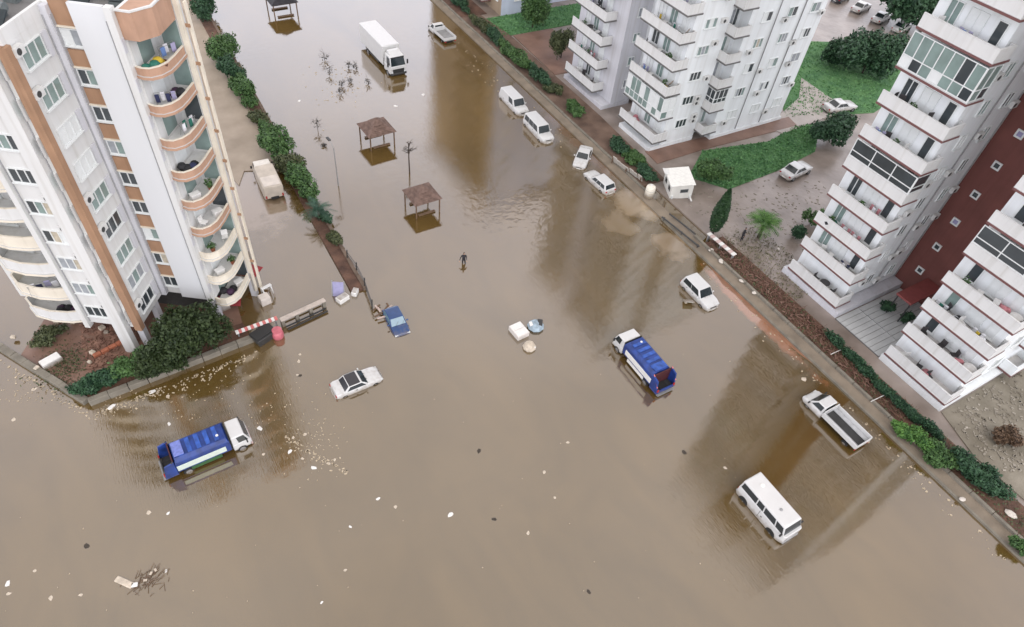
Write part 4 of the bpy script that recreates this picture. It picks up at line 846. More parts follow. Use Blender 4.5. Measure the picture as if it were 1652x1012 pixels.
tree('garden_shrub', 'loose green shrub between the round shrub and the tower', 'shrub', G(1312, 352, 1.0), 1.2, 1.2, 2.0, .2, leaf_mid, 1400, .28, None, 6, .2)
for i, (px, py, lab) in enumerate(((1432, 497, 'dark leafy pot plant under the maroon canopy, the larger'), (1462, 515, 'dark leafy pot plant under the maroon canopy, the smaller'))):
    tree('potted_plant', lab, 'plant', G(px, py, .6), .9 - .25 * i, .9 - .25 * i, 1.3, .2, leaf_dark, 900, .26, None, 6, .2)
# cypress
t = thing('cypress', 'slim dark cypress leaning beside the striped barrier on the right kerb', 'tree', G(1150, 376, .2))
mb = MB()
def cyp(rnd):
    q = rnd.random() ** .75; r = .95 * math.sin(math.pi * min(1, .12 + .88 * q)) ** .8 * (1 - q * .35); a = rnd.uniform(0, 6.283)
    return Vector((math.cos(a) * r * rnd.uniform(.7, 1.05), math.sin(a) * r * rnd.uniform(.7, 1.05), .5 + 5.4 * q)), Vector((math.cos(a), math.sin(a), .8)).normalized()
leaves(mb, 4200, .26, cyp, 55, .8); mb.build('crown', leaf_cyp, t); MB().path([(0, 0, -.3), (0, 0, 3)], .14, .05).build('trunk', bark, t)
# bare saplings and drowned shrubs in the street
def bare(name, label, pos, h, spread, nb, cat, top=.0, group=None, z0=-.2, r0=.05, seed=1):
    rnd = random.Random(seed); t = thing(name, label, cat, (pos[0], pos[1], z0), 0, group)
    MB().path([(0, 0, -.5), (rnd.uniform(-.1, .1), 0, h * .5), (rnd.uniform(-.15, .15), .1, h)], r0, r0 * .55, 6).build('trunk', bark, t)
    mb = MB()
    for i in range(nb):
        z = h * rnd.uniform(top, 1.0); a = rnd.uniform(0, 6.283); l = spread * rnd.uniform(.4, 1); e = rnd.uniform(.3, 1.3)
        p = Vector((0, .05, z)); q = p + Vector((math.cos(a) * l * math.cos(e), math.sin(a) * l * math.cos(e), l * math.sin(e))); mb.tube(p, q, r0 * .55, r0 * .2, 4)
        for j in range(4):
            b0 = p.lerp(q, rnd.uniform(.4, 1)); a2 = a + rnd.uniform(-1.2, 1.2); l2 = l * .5; mb.tube(b0, b0 + Vector((math.cos(a2) * l2, math.sin(a2) * l2, l2 * rnd.uniform(-.1, .8))), r0 * .3, r0 * .15, 3)
    mb.build('branch', bark, t)
    if name == 'drowned_shrub':
        lv = MB(); leaves(lv, 45, .16, crown_fn([(0, 0, h * .7, spread * .7, spread * .7, h * .35)]), seed); lv.build('foliage', leafmat('leaf_dead', (.012, .012, .010), (.05, .045, .035)), t)
    return t
bare('bare_sapling', 'thin bare sapling with a tuft of twigs between the two shelters', G(661, 278), 4.0, .9, 13, 'tree', .55, seed=3, r0=.09)
DS = 'drowned shrubs left of the box truck'
for i, (px, py, h, s, lab) in enumerate(((513, 212, 1.7, .8, 'darkest and tallest drowned shrub, left of the upper shelter'), (524, 98, 1.2, 1.0, 'drowned shrub furthest up, left of the box truck'), (532, 122, 1.3, .9, 'drowned shrub second from the top of the group'),
                               (552, 140, 1.0, .8, 'thin drowned shrub in the middle of the group'), (563, 110, .9, .6, 'tiny drowned shrub, left of the two near the truck'), (574, 112, .9, .6, 'tiny drowned shrub, right of the two near the truck'), (565, 134, .8, .6, 'small drowned shrub below the two tiny ones'),
                               (594, 136, .9, .6, 'drowned shrub closest to the front of the box truck'), (549, 152, .9, .6, 'faint drowned shrub below the thin middle one'), (522, 236, .5, .5, 'low dark twigs below the tallest drowned shrub'))):
    bare('drowned_shrub', lab, G(px, py), h, s, 9, 'shrub', .2, DS, seed=10 + i, r0=.035)
# street lamp
t = thing('street_lamp', 'slim grey street lamp rising from the water left of the shelters', 'street lamp', G(546, 300))
top = Vector((-1.2, 1.2, 5.6)); MB().path([(0, 0, -.6), (0, 0, 4.8)], .07, .045, 8).build('pole', metal_g, t)
MB().path([(0, 0, 4.8), (-.05, .3, 5.1), (-.1, .8, 5.3)], .04, .03, 6).build('arm', metal_g, t); MB().box((-.12, 1.1, 5.3), (.3, .7, .14), .1).build('lamp_head', metal_d, t, bevel=.04)

# ------------------------------------------------------------------ shelters
def shelter(name, lab, pos, rz):
    t = thing(name, lab, 'shelter', (pos[0], pos[1], 0), rz, 'square shelters in the flooded street')
    a, ze, zp = 1.95, 2.0, 3.0
    rf = MB(); rf.frustum([(-a, -a, ze), (a, -a, ze), (a, a, ze), (-a, a, ze)], [(-.7, -.7, zp - .25), (.7, -.7, zp - .25), (.7, .7, zp - .25), (-.7, .7, zp - .25)]); r_ = rf.build('roof', wood_d, t)
    # shingle courses on the four slopes
    for s in range(4):
        for cidx in range(6):
            q0, q1 = cidx / 6, (cidx + 1) / 6; h0, h1 = lerp(a, .7, q0) + .02, lerp(a, .7, q1); z0_, z1_ = lerp(ze, zp - .25, q0) + .03, lerp(ze, zp - .25, q1) + .012
            m = MB(); m.frustum([(-h0, -h0, z0_ - .03), (h0, -h0, z0_ - .03), (h1, -h1, z1_ - .03), (-h1, -h1, z1_ - .03)], [(-h0, -h0, z0_ + .025), (h0, -h0, z0_ + .025), (h1, -h1, z1_ + .01), (-h1, -h1, z1_ + .01)])
            o = m.build('shingle_course', wood_d, r_); o.rotation_euler = (0, 0, s * math.pi / 2)
    MB().frustum([(-.85, -.85, zp - .18), (.85, -.85, zp - .18), (.85, .85, zp - .18), (-.85, .85, zp - .18)], [(-.1, -.1, zp + .42), (.1, -.1, zp + .42), (.1, .1, zp + .42), (-.1, .1, zp + .42)]).build('cap_roof', wood_d, t)
    MB().box((0, 0, zp - .24), (1.3, 1.3, .12)).build('vent_band', maroon_edge, t)
    for sx, sy in ((1, 1), (-1, 1), (-1, -1), (1, -1)):
        MB().box((sx * 1.7, sy * 1.7, .7), (.14, .14, 2.6)).build('post', wood, t)
    for s in range(4):
        o = MB().box((0, -1.7, 1.93), (3.2, .1, .14)).build('beam', wood, t); o.rotation_euler = (0, 0, s * math.pi / 2)
    for sy in (-1, 1): MB().box((0, sy * 1.35, .12), (2.4, .4, .08)).build('bench', wood, t)
    return t
shelter('wooden_shelter', 'brown square hip roofed shelter nearer the viewer, just above the wading person', (23.5, 52.4), R_(2)).scale = (.80, .80, .9)
shelter('wooden_shelter', 'brown square hip roofed shelter further up, below the box truck', (23.9, 65.9), R_(3)).scale = (.88, .88, .92)
t = shelter('wooden_shelter', 'dark roofed shelter cut by the top edge of the photo', (23.9, 102.6), R_(2))
for ch in t.children_recursive:
    if ch.type == 'MESH' and ch.data.materials and ch.data.materials[0] == wood_d: ch.data.materials[0] = mat('slate_dark', (.025, .023, .028), .7, .4, 2)

# ------------------------------------------------------------------ person wading
def person(loc, rz):
    t = thing('person', 'person in dark clothes wading through the flood below the shelter', 'person', loc, rz)
    J = [(0, 0, .92, .15), (0, 0, 1.12, .155), (0, 0, 1.36, .18), (0, .01, 1.50, .08), (0, .02, 1.60, .065),
         (.10, 0, .86, .11), (.12, .03, .48, .075), (.12, -.02, .08, .05), (.12, .12, .03, .045), (-.10, 0, .86, .11), (-.13, .16, .50, .075), (-.13, .04, .10, .05), (-.13, .17, .04, .045),
         (.21, 0, 1.42, .075), (.34, .05, 1.16, .052), (.44, .22, 1.0, .04), (-.21, 0, 1.42, .075), (-.27, .02, 1.13, .052), (-.27, .2, .95, .04)]
    E = [(0, 1), (1, 2), (2, 3), (3, 4), (0, 5), (5, 6), (6, 7), (7, 8), (0, 9), (9, 10), (10, 11), (11, 12), (2, 13), (13, 14), (14, 15), (2, 16), (16, 17), (17, 18)]
    me = bpy.data.meshes.new('body'); me.from_pydata([j[:3] for j in J], E, []); o = bpy.data.objects.new('body', me); C.objects.link(o); o.parent = t
    me.materials.append(mat('dark_clothes', (.022, .020, .024), .8, .3, 6))
    sk = o.modifiers.new('skin', 'SKIN'); sk.use_smooth_shade = True
    for i, j in enumerate(J): me.skin_vertices[0].data[i].radius = (j[3], j[3] * .85)
    me.skin_vertices[0].data[0].use_root = True
    sb = o.modifiers.new('sub', 'SUBSURF'); sb.levels = 1; sb.render_levels = 2
    skin = mat('skin', (.42, .26, .19), .6, .05)
    hd = MB(); prof = [(.001, -.12), (.05, -.115), (.072, -.07), (.085, 0), (.082, .06), (.055, .105), (.001, .12)]
    hd.lathe(prof, (0, 0, 0), 12); hd.box((0, .088, -.01), (.025, .03, .04)); hd.box((.085, .0, -.01), (.02, .035, .05)); hd.box((-.085, 0, -.01), (.02, .035, .05)); hd.box((0, .078, -.055), (.045, .012, .012))
    h = hd.build('head', skin, t, smooth=True); h.location = (0, .03, 1.69)
    MB().lathe([(.092, -.01), (.092, .05), (.066, .11), (.001, .13)], (0, -.012, 0), 12).build('hair', mat('dark_hair', (.012, .010, .009), .7, .2), h, smooth=True)
    for sx in (-1, 1): MB().box((sx * .032, .079, .012), (.02, .012, .012)).build('eye', black_trim, h)
    for (x, y, z), sg in (((.46, .25, .97), 1), ((-.27, .23, .92), -1)):
        hb = MB(); hb.box((0, .04, 0), (.07, .09, .03))
        for i, ln in enumerate((.065, .075, .07, .055)): hb.tube((-.026 + .0175 * i, .08, 0), (-.027 + .018 * i, .08 + ln * .6, -.01), .009, .008, 5); hb.tube((-.027 + .018 * i, .08 + ln * .6, -.01), (-.027 + .018 * i, .08 + ln, -.035), .008, .006, 5)
        hb.tube((-.035 * sg, .02, 0), (-.065 * sg, .065, -.015), .011, .008, 5)
        ho = hb.build('hand', skin, t, smooth=True); ho.location = (x, y, z); ho.rotation_euler = (R_(-35), 0, 0)
    return t
p = G(748, 424); person((p.x, p.y, -.45), R_(160))

# ------------------------------------------------------------------ right side pieces
# kiosk, knocked askew
t = thing('white_kiosk', 'white cabin kiosk tilted on the mud beside the right kerb', 'kiosk', (51.6, 43.3, .2), R_(-24)); t.rotation_euler = (R_(4), R_(-6), R_(-24)); t.scale = (.86, .86, .86)
MB().box((0, 0, 1.15), (3.0, 3.4, 2.3)).build('cabin', mat('kiosk_white', (.72, .71, .66), .6, .08, 1, streak=True), t, bevel=.06)
MB().box((0, 0, 2.36), (3.3, 3.7, .12)).build('roof', mat('kiosk_roof', (.76, .75, .70), .6, .08), t, bevel=.03)
for y in (-.9, .7):
    o = MB().box((-1.51, y, 1.35), (.06, .7, .7)).build('window', metal_d, t); MB().box((-1.535, y, 1.35), (.03, .56, .56)).build('pane', glass, o)
o = MB().box((.3, -1.71, 1.35), (1.1, .06, .6)).build('window', metal_g, t); MB().box((.3, -1.735, 1.35), (.94, .03, .46)).build('pane', glass, o)
for x in (-1.2, 1.2): MB().box((x, -1.75, .35), (.2, .16, .7)).build('foot', frame_w, t)
o = MB().box((-2.1, 1.1, 1.9), (1.2, 1.1, .06)).build('flap', white_pl, t); o.rotation_euler = (0, R_(18), 0)
o = MB().box((1.2, -2.2, .35), (.2, 1.0, .1)).build('step_rail', white_pl, t)
t = thing('white_tank', 'upright cream white water tank standing at the kerb left of the kiosk', 'tank', (47.7, 43.7, .18))
MB().lathe([(.01, 0), (.5, 0), (.55, .1), (.55, 1.3), (.45, 1.5), (.2, 1.58), (.01, 1.6)], (0, 0, 0), 18).build('shell', car_cream, t, smooth=True); MB().lathe([(.16, 0), (.16, .1), (.01, .11)], (0, 0, 1.58), 10).build('lid', white_pl, t)
for z in (.5, 1.0): MB().lathe([(.55, -.02), (.57, 0), (.55, .02)], (0, 0, z), 18).build('band', metal_g, t)
t = thing('pale_board_fence', 'pale toppled fence boards behind the estate car at the kerb', 'fence', (48.3, 48.6, .2), R_(100))
for i in range(7):
    o = MB().box((-2.1 + .68 * i, random.uniform(-.05, .05), .55), (.6, .05, 1.0 + random.uniform(-.15, .1))).build('board', mat('pale_board', (.52, .49, .44), .7, .15, 2), t); o.rotation_euler = (R_(-25 + random.uniform(-6, 6)), 0, 0)
for x in (-2.3, 0, 2.3): MB().box((x, .3, .35), (.1, .1, .9)).build('post', wood, t)
t = thing('gate_rail', 'dark low double rail gate lying along the kerb below the kiosk', 'gate', (0, 0, 0))
for (a, b) in (((1068, 350), (1128, 398)), ((1080, 345), (1122, 378))):
    MB().tube(G(*a, .5), G(*b, .5), .09).build('rail', metal_d, t)
for a in ((1072, 352), (1100, 375), (1126, 396)): p = G(*a, .5); MB().tube((p.x, p.y, -.2), (p.x, p.y, .6), .06).build('post', metal_d, t)
t = thing('boundary_rail', 'pale pink and white slatted rail standing left of the person at the earth strip', 'fence', (0, 0, 0))
a, b = G(1143, 376, 1.0), G(1186, 412, 1.0); nn = (b - a).normalized(); rz = math.atan2(nn.y, nn.x)
for i in range(9):
    p = a.lerp(b, (i + .5) / 9); MB().box((p.x, p.y, 1.0), ((b - a).length / 9 - .03, .5, .1), rz).build('slat', white_pl if i % 2 == 0 else mat('pale_pink', (.55, .42, .39), .6, .1), t)
for q in (.05, .5, .95): p = a.lerp(b, q); MB().box((p.x, p.y, .4), (.12, .3, 1.08), rz).build('post', metal_g, t)
# person by the garden strip
def standing(loc, rz, lab):
    before = set(bpy.data.objects); t = person(loc, rz); t['label'] = lab; return t
p = G(1195, 388, .16); standing((p.x, p.y, .16), R_(200), 'person in dark clothes standing on the mud between cypress and palm')
# boundary wall between soil and pavement
t = thing('low_kerb_wall', 'long low concrete wall dividing the right pavement from the brown soil strip', 'wall', (0, 0, 0))
for i in range(32):
    y0 = -28 + 2 * i
    if y0 > 34: break
    MB().box((48.02 + random.uniform(-.015, .015), y0 + 1, .26), (.26, 1.96, .42 + random.uniform(-.02, .02))).build('wall_block', concrete, t, bevel=.03)
t = thing('upper_kerb_wall', 'long low kerb wall beside the moored vans, upper right of the street', 'wall', (0, 0, 0))
for i in range(37):
    MB().box((48.1 + random.uniform(-.02, .02), 45.5 + 2 * i, .2), (.3, 1.94, .3 + random.uniform(-.02, .02))).build('wall_block', concrete, t, bevel=.03)
MB().box((46.72, 5, .02), (.2, 70, .36)).build('edge', concrete, None).name = 'kerb_edge'; struct(bpy.data.objects['kerb_edge'])
rnd = random.Random(88); pb_ = MB()
for i in range(260):      # splintered boards and red rubble among the brush
    x, y = rnd.uniform(48.4, 50.6), rnd.uniform(9, 34.3); pb_.box((x, y, .42 + rnd.uniform(0, .12)), (rnd.uniform(.12, .55) * rnd.uniform(.6, 1.4), rnd.uniform(.04, .09), .04), rnd.gauss(.9, 1.0))
tag(pb_.build('splintered_boards', mat('splinter_wood', (.13, .06, .045), .85, .4, 1.5, col2=(.26, .16, .12))), 'splintered reddish boards and rubble mixed into the brush by the right kerb', 'debris', kind='stuff')
# dead brush, sticks and planks on the soil: uncountable
rnd = random.Random(5); mb = MB()
for i in range(1500):
    x, y = rnd.uniform(48.3, 50.6), rnd.uniform(9, 34.3); a = rnd.gauss(.9, .8); l = rnd.uniform(.2, .9); z = .3 + rnd.uniform(0, .22)
    mb.tube((x, y, z), (x + math.cos(a) * l, y + math.sin(a) * l, z + rnd.uniform(-.12, .15)), .022, .012, 3)
tag(mb.build('dead_brush', mat('brush_brown', (.10, .045, .03), .9, .5, 2, col2=(.22, .13, .09))), 'dead brown brush and twigs covering the strip of soil by the right kerb', 'brush', kind='stuff')
mb = MB(); leaves(mb, 2600, .16, lambda r: (Vector((r.uniform(48.2, 50.8), r.uniform(-6, 34), .33 + r.uniform(0, .15))), Vector((0, 0, 1))), 77)
tag(mb.build('strip_weeds', leaf_olive), 'scattered weeds growing through the brown soil strip', 'weeds', kind='stuff')
def inpoly(p, x, y):
    c = False
    for i in range(len(p)):
        (x1, y1), (x2, y2) = p[i], p[i - 1]
        if (y1 > y) != (y2 > y) and x < (x2 - x1) * (y - y1) / (y2 - y1) + x1: c = not c
    return c
LAWNS = [([(54.6, 44.8), (57.6, 40.9), (66, 41.3), (74, 42.4), (80, 47), (76.5, 48), (70, 46.6), (60, 48.4)], 5200), ([(76.5, 50), (90, 46), (108, 50), (112, 60), (98, 66), (84, 60)], 5000), ([(51, 84.2), (72, 84.2), (72, 90.5), (51, 90.5)], 2600)]
mb = MB()
for pl, n in LAWNS:
    xs = [p[0] for p in pl]; ys = [p[1] for p in pl]
    def fn(r):
        while True:
            x, y = r.uniform(min(xs), max(xs)), r.uniform(min(ys), max(ys))
            if inpoly(pl, x, y): return Vector((x, y, .22 + r.random() * .1)), Vector((0, 0, .4))
    leaves(mb, n, .26, fn, int(n), .1)
tag(mb.build('grass', leafmat('leaf_grass', (.05, .15, .055), (.14, .30, .11), .35)), 'wet green grass on the lawns behind the right kerb', 'grass', kind='stuff')
mb = MB(); leaves(mb, 1000, .15, lambda r: (lambda a, b: Vector((-11.6 + a * 2.1, 45.6 + b * 2.2, .24 + r.random() * .1)))(r.gauss(0, .6), r.gauss(0, .6)) and (Vector((-11.4 + r.gauss(0, .9), 45.4 + r.gauss(0, 1.2), .24 + r.random() * .1)), Vector((0, 0, .4))), 31, .1)
mb2 = MB(); r2_ = random.Random(61)
for i in range(420):
    x, y = r2_.uniform(-9.8, -5.2), r2_.uniform(43.8, 49.5); mb2.box((x, y, .24), (r2_.uniform(.08, .4), r2_.uniform(.06, .22), r2_.uniform(.06, .2)), r2_.uniform(0, 3))
tag(mb2.build('brick_rubble', mat('brick_rubble', (.11, .05, .035), .9, .4, 1.2, col2=(.30, .17, .12))), 'brown red rubble strewn on the earth under the left block', 'rubble', kind='stuff')
mb2 = MB(); leaves(mb2, 1500, .17, lambda r: (Vector((r.uniform(50.9, 56), r.uniform(24, 34.5), .2 + r.random() * .1)), Vector((0, 0, .4))), 32, .1)
tag(mb2.build('dry_grass', leafmat('leaf_straw', (.06, .06, .03), (.22, .20, .12))), 'dry olive grass between the palm and the lowest tower balconies', 'grass', kind='stuff')
mb.v and tag(mb.build('weeds', leaf_olive), 'olive weeds around the grey pool by the left block', 'weeds', kind='stuff')
# stones and pale scraps on the strip
for i, (px, py, s) in enumerate(((1147, 404, .35), (1163, 422, .4), (1196, 454, .3), (1217, 473, .32), (1256, 402, .22), (1630, 830, .5), (1552, 806, .3))):
    p = G(px, py, .3); m = MB(); m.lathe([(.01, -.3), (.75, -.2), (1, .1), (.6, .5), (.01, .6)], (0, 0, 0), 7); o = m.build('pale_stone', mat('stone_pale', (.58, .53, .47), .8, .15), None, smooth=False)
    o.location = (p.x, p.y, .34); o.scale = (s, s * .7, s * .7); o.rotation_euler = (0, 0, i)
    tag(o, ('pale stone by the striped rail', 'larger pale lump below the striped rail', 'pale stone on the soil right of the people carrier', 'lowest pale stone of the upper soil strip', 'small pale stone on the grass near the palm', 'round pale boulder near the right edge', 'pale stone on the strip at lower right')[i], 'stone', 'pale stones on the right strip')
mb = MB(); rnd = random.Random(15)
for i in range(500):
    p = G(rnd.uniform(1535, 1650), rnd.uniform(600, 760), .25); 
    if p.y < 8 and p.x > 52.4: mb.box((p.x, p.y, .26), (rnd.uniform(.06, .35), rnd.uniform(.05, .2), .08), rnd.uniform(0, 3))
tag(mb.build('yard_debris', mat('yard_debris', (.13, .11, .08), .9, .4, 1, col2=(.42, .38, .32))), 'scattered debris and stones on the sandy yard at right', 'debris', kind='stuff')
mb = MB()
for i in range(420):
    p = G(rnd.uniform(1090, 1330), rnd.uniform(290, 420), .17)
    if p.x > 51: mb.box((p.x, p.y, .17), (rnd.uniform(.06, .4), rnd.uniform(.05, .2), .06), rnd.uniform(0, 3))
tag(mb.build('mud_debris', MATS['yard_debris']), 'twigs and flakes of dried mud strewn over the wet ground by the palm', 'debris', kind='stuff')
# red planters / small things
t = thing('water_pipe', 'thin white pipe lying on the brown brush near the flatbed', 'pipe', (0, 0, 0)); MB().tube(G(1340, 572, .5), G(1358, 564, .55), .035).build('pipe_length', white_pl, t)
t = thing('plank', 'long pale plank lying on the brown brush beyond the flatbed', 'plank', (0, 0, 0)); MB().tube(G(1405, 648, .5), G(1428, 637, .55), .035).build('board', white_pl, t)

# ------------------------------------------------------------------ left plot pieces
t = thing('retaining_wall', 'weathered concrete retaining wall in front of the bushes at lower left', 'wall', (0, 0, 0))
def wallrun(t, a, b, th, h, n, m=concrete):
    a, b = Vector((*a, 0)), Vector((*b, 0)); rz = math.atan2(b.y - a.y, b.x - a.x); L = (b - a).length
    for i in range(n):
        p = a.lerp(b, (i + .5) / n); MB().box((p.x + random.uniform(-.02, .02), p.y + random.uniform(-.02, .02), h / 2 - .5), (L / n - .03, th, h + 1 + random.uniform(-.04, .04)), rz).build('wall_block', m, t, bevel=.04)
wallrun(t, (-10.2, 40.75), (2.75, 41.85), .5, .55, 9); wallrun(t, (-16.2, 50.6), (-10.35, 40.95), .55, .45, 8)
t = thing('garden_wall', 'orange terracotta path edge below the stilts of the left block', 'wall', (0, 0, 0)); a, b = G(150, 575, .4), G(212, 543, .4); wallrun(t, a.xy, b.xy, .35, .5, 5, terracotta)
t = thing('striped_fence', 'red and white striped low barrier along the wall by the gate', 'barrier', (0, 0, 0)); a, b = G(380, 537, .9), G(447, 513, .9); rz = math.atan2(b.y - a.y, b.x - a.x); L = (b - a).length
for i in range(14):
    p = a.lerp(b, (i + .5) / 14); MB().box((p.x, p.y, .9), (L / 14 - .01, .34, .16), rz).build('stripe', white_pl if i % 2 == 0 else pink_p, t)
for q in (.05, .5, .95): p = a.lerp(b, q); MB().box((p.x, p.y, .4), (.12, .12, .84), rz).build('post', metal_g, t)
t = thing('gate_wall', 'collapsed pale gate beam between the striped barrier and the lilac board', 'gate', (0, 0, 0))
a, b = G(452, 517, .8), G(524, 484, .8); rz = math.atan2(b.y - a.y, b.x - a.x); L = (b - a).length; m_ = (a + b) / 2
MB().box((m_.x, m_.y, .82), (L, .42, .18), rz).build('beam', mat('pale_beam', (.46, .40, .35), .8, .15, 2), t, bevel=.03)
for q in (.04, .35, .66, .96): p = a.lerp(b, q); MB().box((p.x, p.y, .1), (.3, .36, 1.25), rz).build('pier', concrete, t, bevel=.03)
nv = Vector((-math.sin(rz), math.cos(rz), 0))
for s in (-.8, -.45, .5): p = m_ + nv * s; MB().box((p.x, p.y, .25 + .1 * s), (L * .9, .1, .12), rz).build('rail', metal_d, t)
t = thing('lilac_board', 'lilac panel propped upright behind the gate beam', 'board', G(546, 478)); o = MB().box((0, 0, .7), (1.0, .08, 1.5)).build('panel', lilac, t, bevel=.02); t.rotation_euler = (R_(-20), 0, R_(-30)); MB().box((-.55, 0, .7), (.08, .1, 1.8)).build('post', metal_g, t); MB().box((.55, 0, .7), (.08, .1, 1.7)).build('post', metal_g, t)
for i, (px, py, s, lab) in enumerate(((553, 484, .55, 'larger white crate lying in the water behind the gate'), (573, 474, .38, 'smaller white crate in the water, right of the larger one'))):
    t = thing('white_crate', lab, 'crate', G(px, py), R_(20 + 30 * i)); MB().box((0, 0, .2), (s * 2, s * 1.3, .5)).build('box', white_pl, t, bevel=.05); MB().box((0, 0, .47), (s * 1.7, s * 1.05, .05)).build('lid', car_white, t, bevel=.02)
t = thing('wire_fence', 'sagging dark wire fence at the end of the left hedge by the water', 'fence', (0, 0, 0)); pts = [G(560, 420, .0), G(575, 440), G(588, 465), G(600, 500)]
for i, p in enumerate(pts): MB().tube((p.x, p.y, -.5), (p.x + .1, p.y, 1.3), .06).build('post', metal_d, t)
for i in range(3):
    for z in (.3, .75, 1.15): MB().tube(pts[i] + Vector((.05, 0, z)), pts[i + 1] + Vector((.05, 0, z - .06)), .03, n=4).build('rail', metal_d, t)
t = thing('hedge_wall', 'long low brown wall under the left hedge', 'wall', (0, 0, 0)); wallrun(t, (13.5, 43.4), (13.9, 108), .35, .32, 32, mat('brown_wall', (.16, .115, .085), .9, .2, 1.5, bump=.4))
t = thing('red_parasol', 'dark red parasol beside the foot of the orange balconies', 'parasol', G(410, 456)); MB().tube((0, 0, -.2), (0, 0, 2.0), .05).build('pole', metal_g, t)
for i in range(4):
    a0, a1 = math.pi / 2 * i, math.pi / 2 * (i + 1); p0, p1 = (1.1 * math.cos(a0), 1.1 * math.sin(a0), 1.55), (1.1 * math.cos(a1), 1.1 * math.sin(a1), 1.55)
    MB().add([p0, p1, (0, 0, 2.1), (p0[0], p0[1], 1.5), (p1[0], p1[1], 1.5), (0, 0, 2.04)], [(0, 1, 2), (5, 4, 3), (0, 3, 4, 1), (1, 4, 5, 2), (2, 5, 3, 0)]).build('canopy_panel', red_p, t)
t = thing('red_awning', 'red cloth awning sagging at the corner of the left block', 'awning', G(372, 492), R_(-20)); o = MB().box((0, 0, 1.0), (1.9, .9, .06)).build('cloth', red_p, t); o.rotation_euler = (R_(24), R_(8), 0)
for x in (-.85, .85): MB().tube((x, 0, -.2), (x, 0, 1.0), .03).build('pole', metal_g, t)
t = thing('white_cupboard', 'small white cupboard standing against the large bush', 'cupboard', G(364, 500), R_(10)); MB().box((0, 0, .6), (.75, .55, 1.2)).build('case', white_pl, t, bevel=.03); MB().box((0, -.29, .6), (.66, .03, 1.08)).build('door', car_white, t)
def pchair(lab, p, rz, m=white_pl):
    t = thing('plastic_chair', lab, 'chair', p, rz, 'plastic chairs')
    MB().box((0, 0, .45), (.5, .5, .05)).build('seat', m, t, bevel=.015); o = MB().box((0, -.25, .72), (.5, .05, .5)).build('backrest', m, t, bevel=.015)
    for x, y in ((-.2, -.2), (.2, -.2), (.2, .2), (-.2, .2)): MB().tube((x, y, 0), (x * .9, y * .9, .44), .025, n=5).build('leg', m, t)
    return t
t = thing('trestle', 'white folding stand beside the red parasol in the left lot', 'stand', G(433, 478), R_(15))
for s in (-1, 1):
    for x in (-.4, .4): MB().tube((x, s * .5, -.1), (x, s * .08, 1.2), .07, n=6).build('leg', car_white, t)
MB().box((0, 0, 1.22), (1.0, .3, .1)).build('top', car_white, t, bevel=.02)
t = thing('pale_box', 'pale box in front of the white folding stand', 'box', G(428, 488), R_(10)); MB().box((0, 0, .35), (.9, .8, .9)).build('carton', mat('pale_carton', (.6, .55, .5), .8, .1), t, bevel=.03); MB().box((0, 0, .82), (.8, .7, .05)).build('lid', mat('pale_carton', (.6, .55, .5)), t)
t = thing('dustbin_container', 'dark dumped waste container against the wall beside the pink barrel', 'container', G(427, 546), R_(20)); MB().frustum([(-.8, -.5, -.3), (.8, -.5, -.3), (.8, .5, -.3), (-.8, .5, -.3)], [(-1, -.65, .75), (1, -.65, .75), (1, .65, .75), (-1, .65, .75)]).build('bin', metal_d, t, bevel=.04)
MB().box((0, .1, .82), (1.9, 1.1, .08)).build('lid', black_trim, t, bevel=.02)
t = thing('pink_barrel', 'bright pink plastic barrel at the water edge by the gate', 'barrel', G(449, 543)); MB().lathe([(.01, -.3), (.42, -.3), (.5, .2), (.5, .45), (.40, .8), (.01, .82)], (0, 0, 0), 16).build('barrel_body', pink_pl, t, smooth=True); MB().lathe([(.42, .8), (.42, .88), (.01, .9)], (0, 0, 0), 16).build('lid', pink_pl, t)
t = thing('white_sheet_box', 'white box with a lid lying on the weeds behind the left wall corner', 'box', G(86, 588), R_(20)); MB().box((0, 0, .4), (1.5, .8, .5)).build('case', car_white, t, bevel=.04); MB().box((0, 0, .68), (1.4, .72, .05)).build('lid', white_pl, t)
rnd = random.Random(9)
for i, (px, py) in enumerate(((92, 520), (100, 527), (118, 520), (165, 530), (172, 537), (150, 570), (145, 585), (60, 595), (22, 545))):
    p = G(px, py, .3); s = rnd.uniform(.3, .55); m = MB().box((0, 0, 0), (s, s * .8, s * .7)); o = m.build('rubble_block', litter_m if i != 4 else car_white, None, bevel=.05); o.location = (p.x, p.y, .3 + s * .2); o.rotation_euler = (rnd.uniform(-.3, .3), rnd.uniform(-.3, .3), rnd.uniform(0, 3))
    tag(o, 'pale rubble block ' + ('highest up, beside the grey pool', 'second highest, beside the grey pool', 'below the white facade near the pilaster', 'against the foot of the pilaster, left piece', 'against the foot of the pilaster, whiter piece', 'at the end of the terracotta edge', 'just below the terracotta edge', 'left of the white lidded box', 'alone at the far left by the pool')[i], 'rubble', 'rubble under the left block')

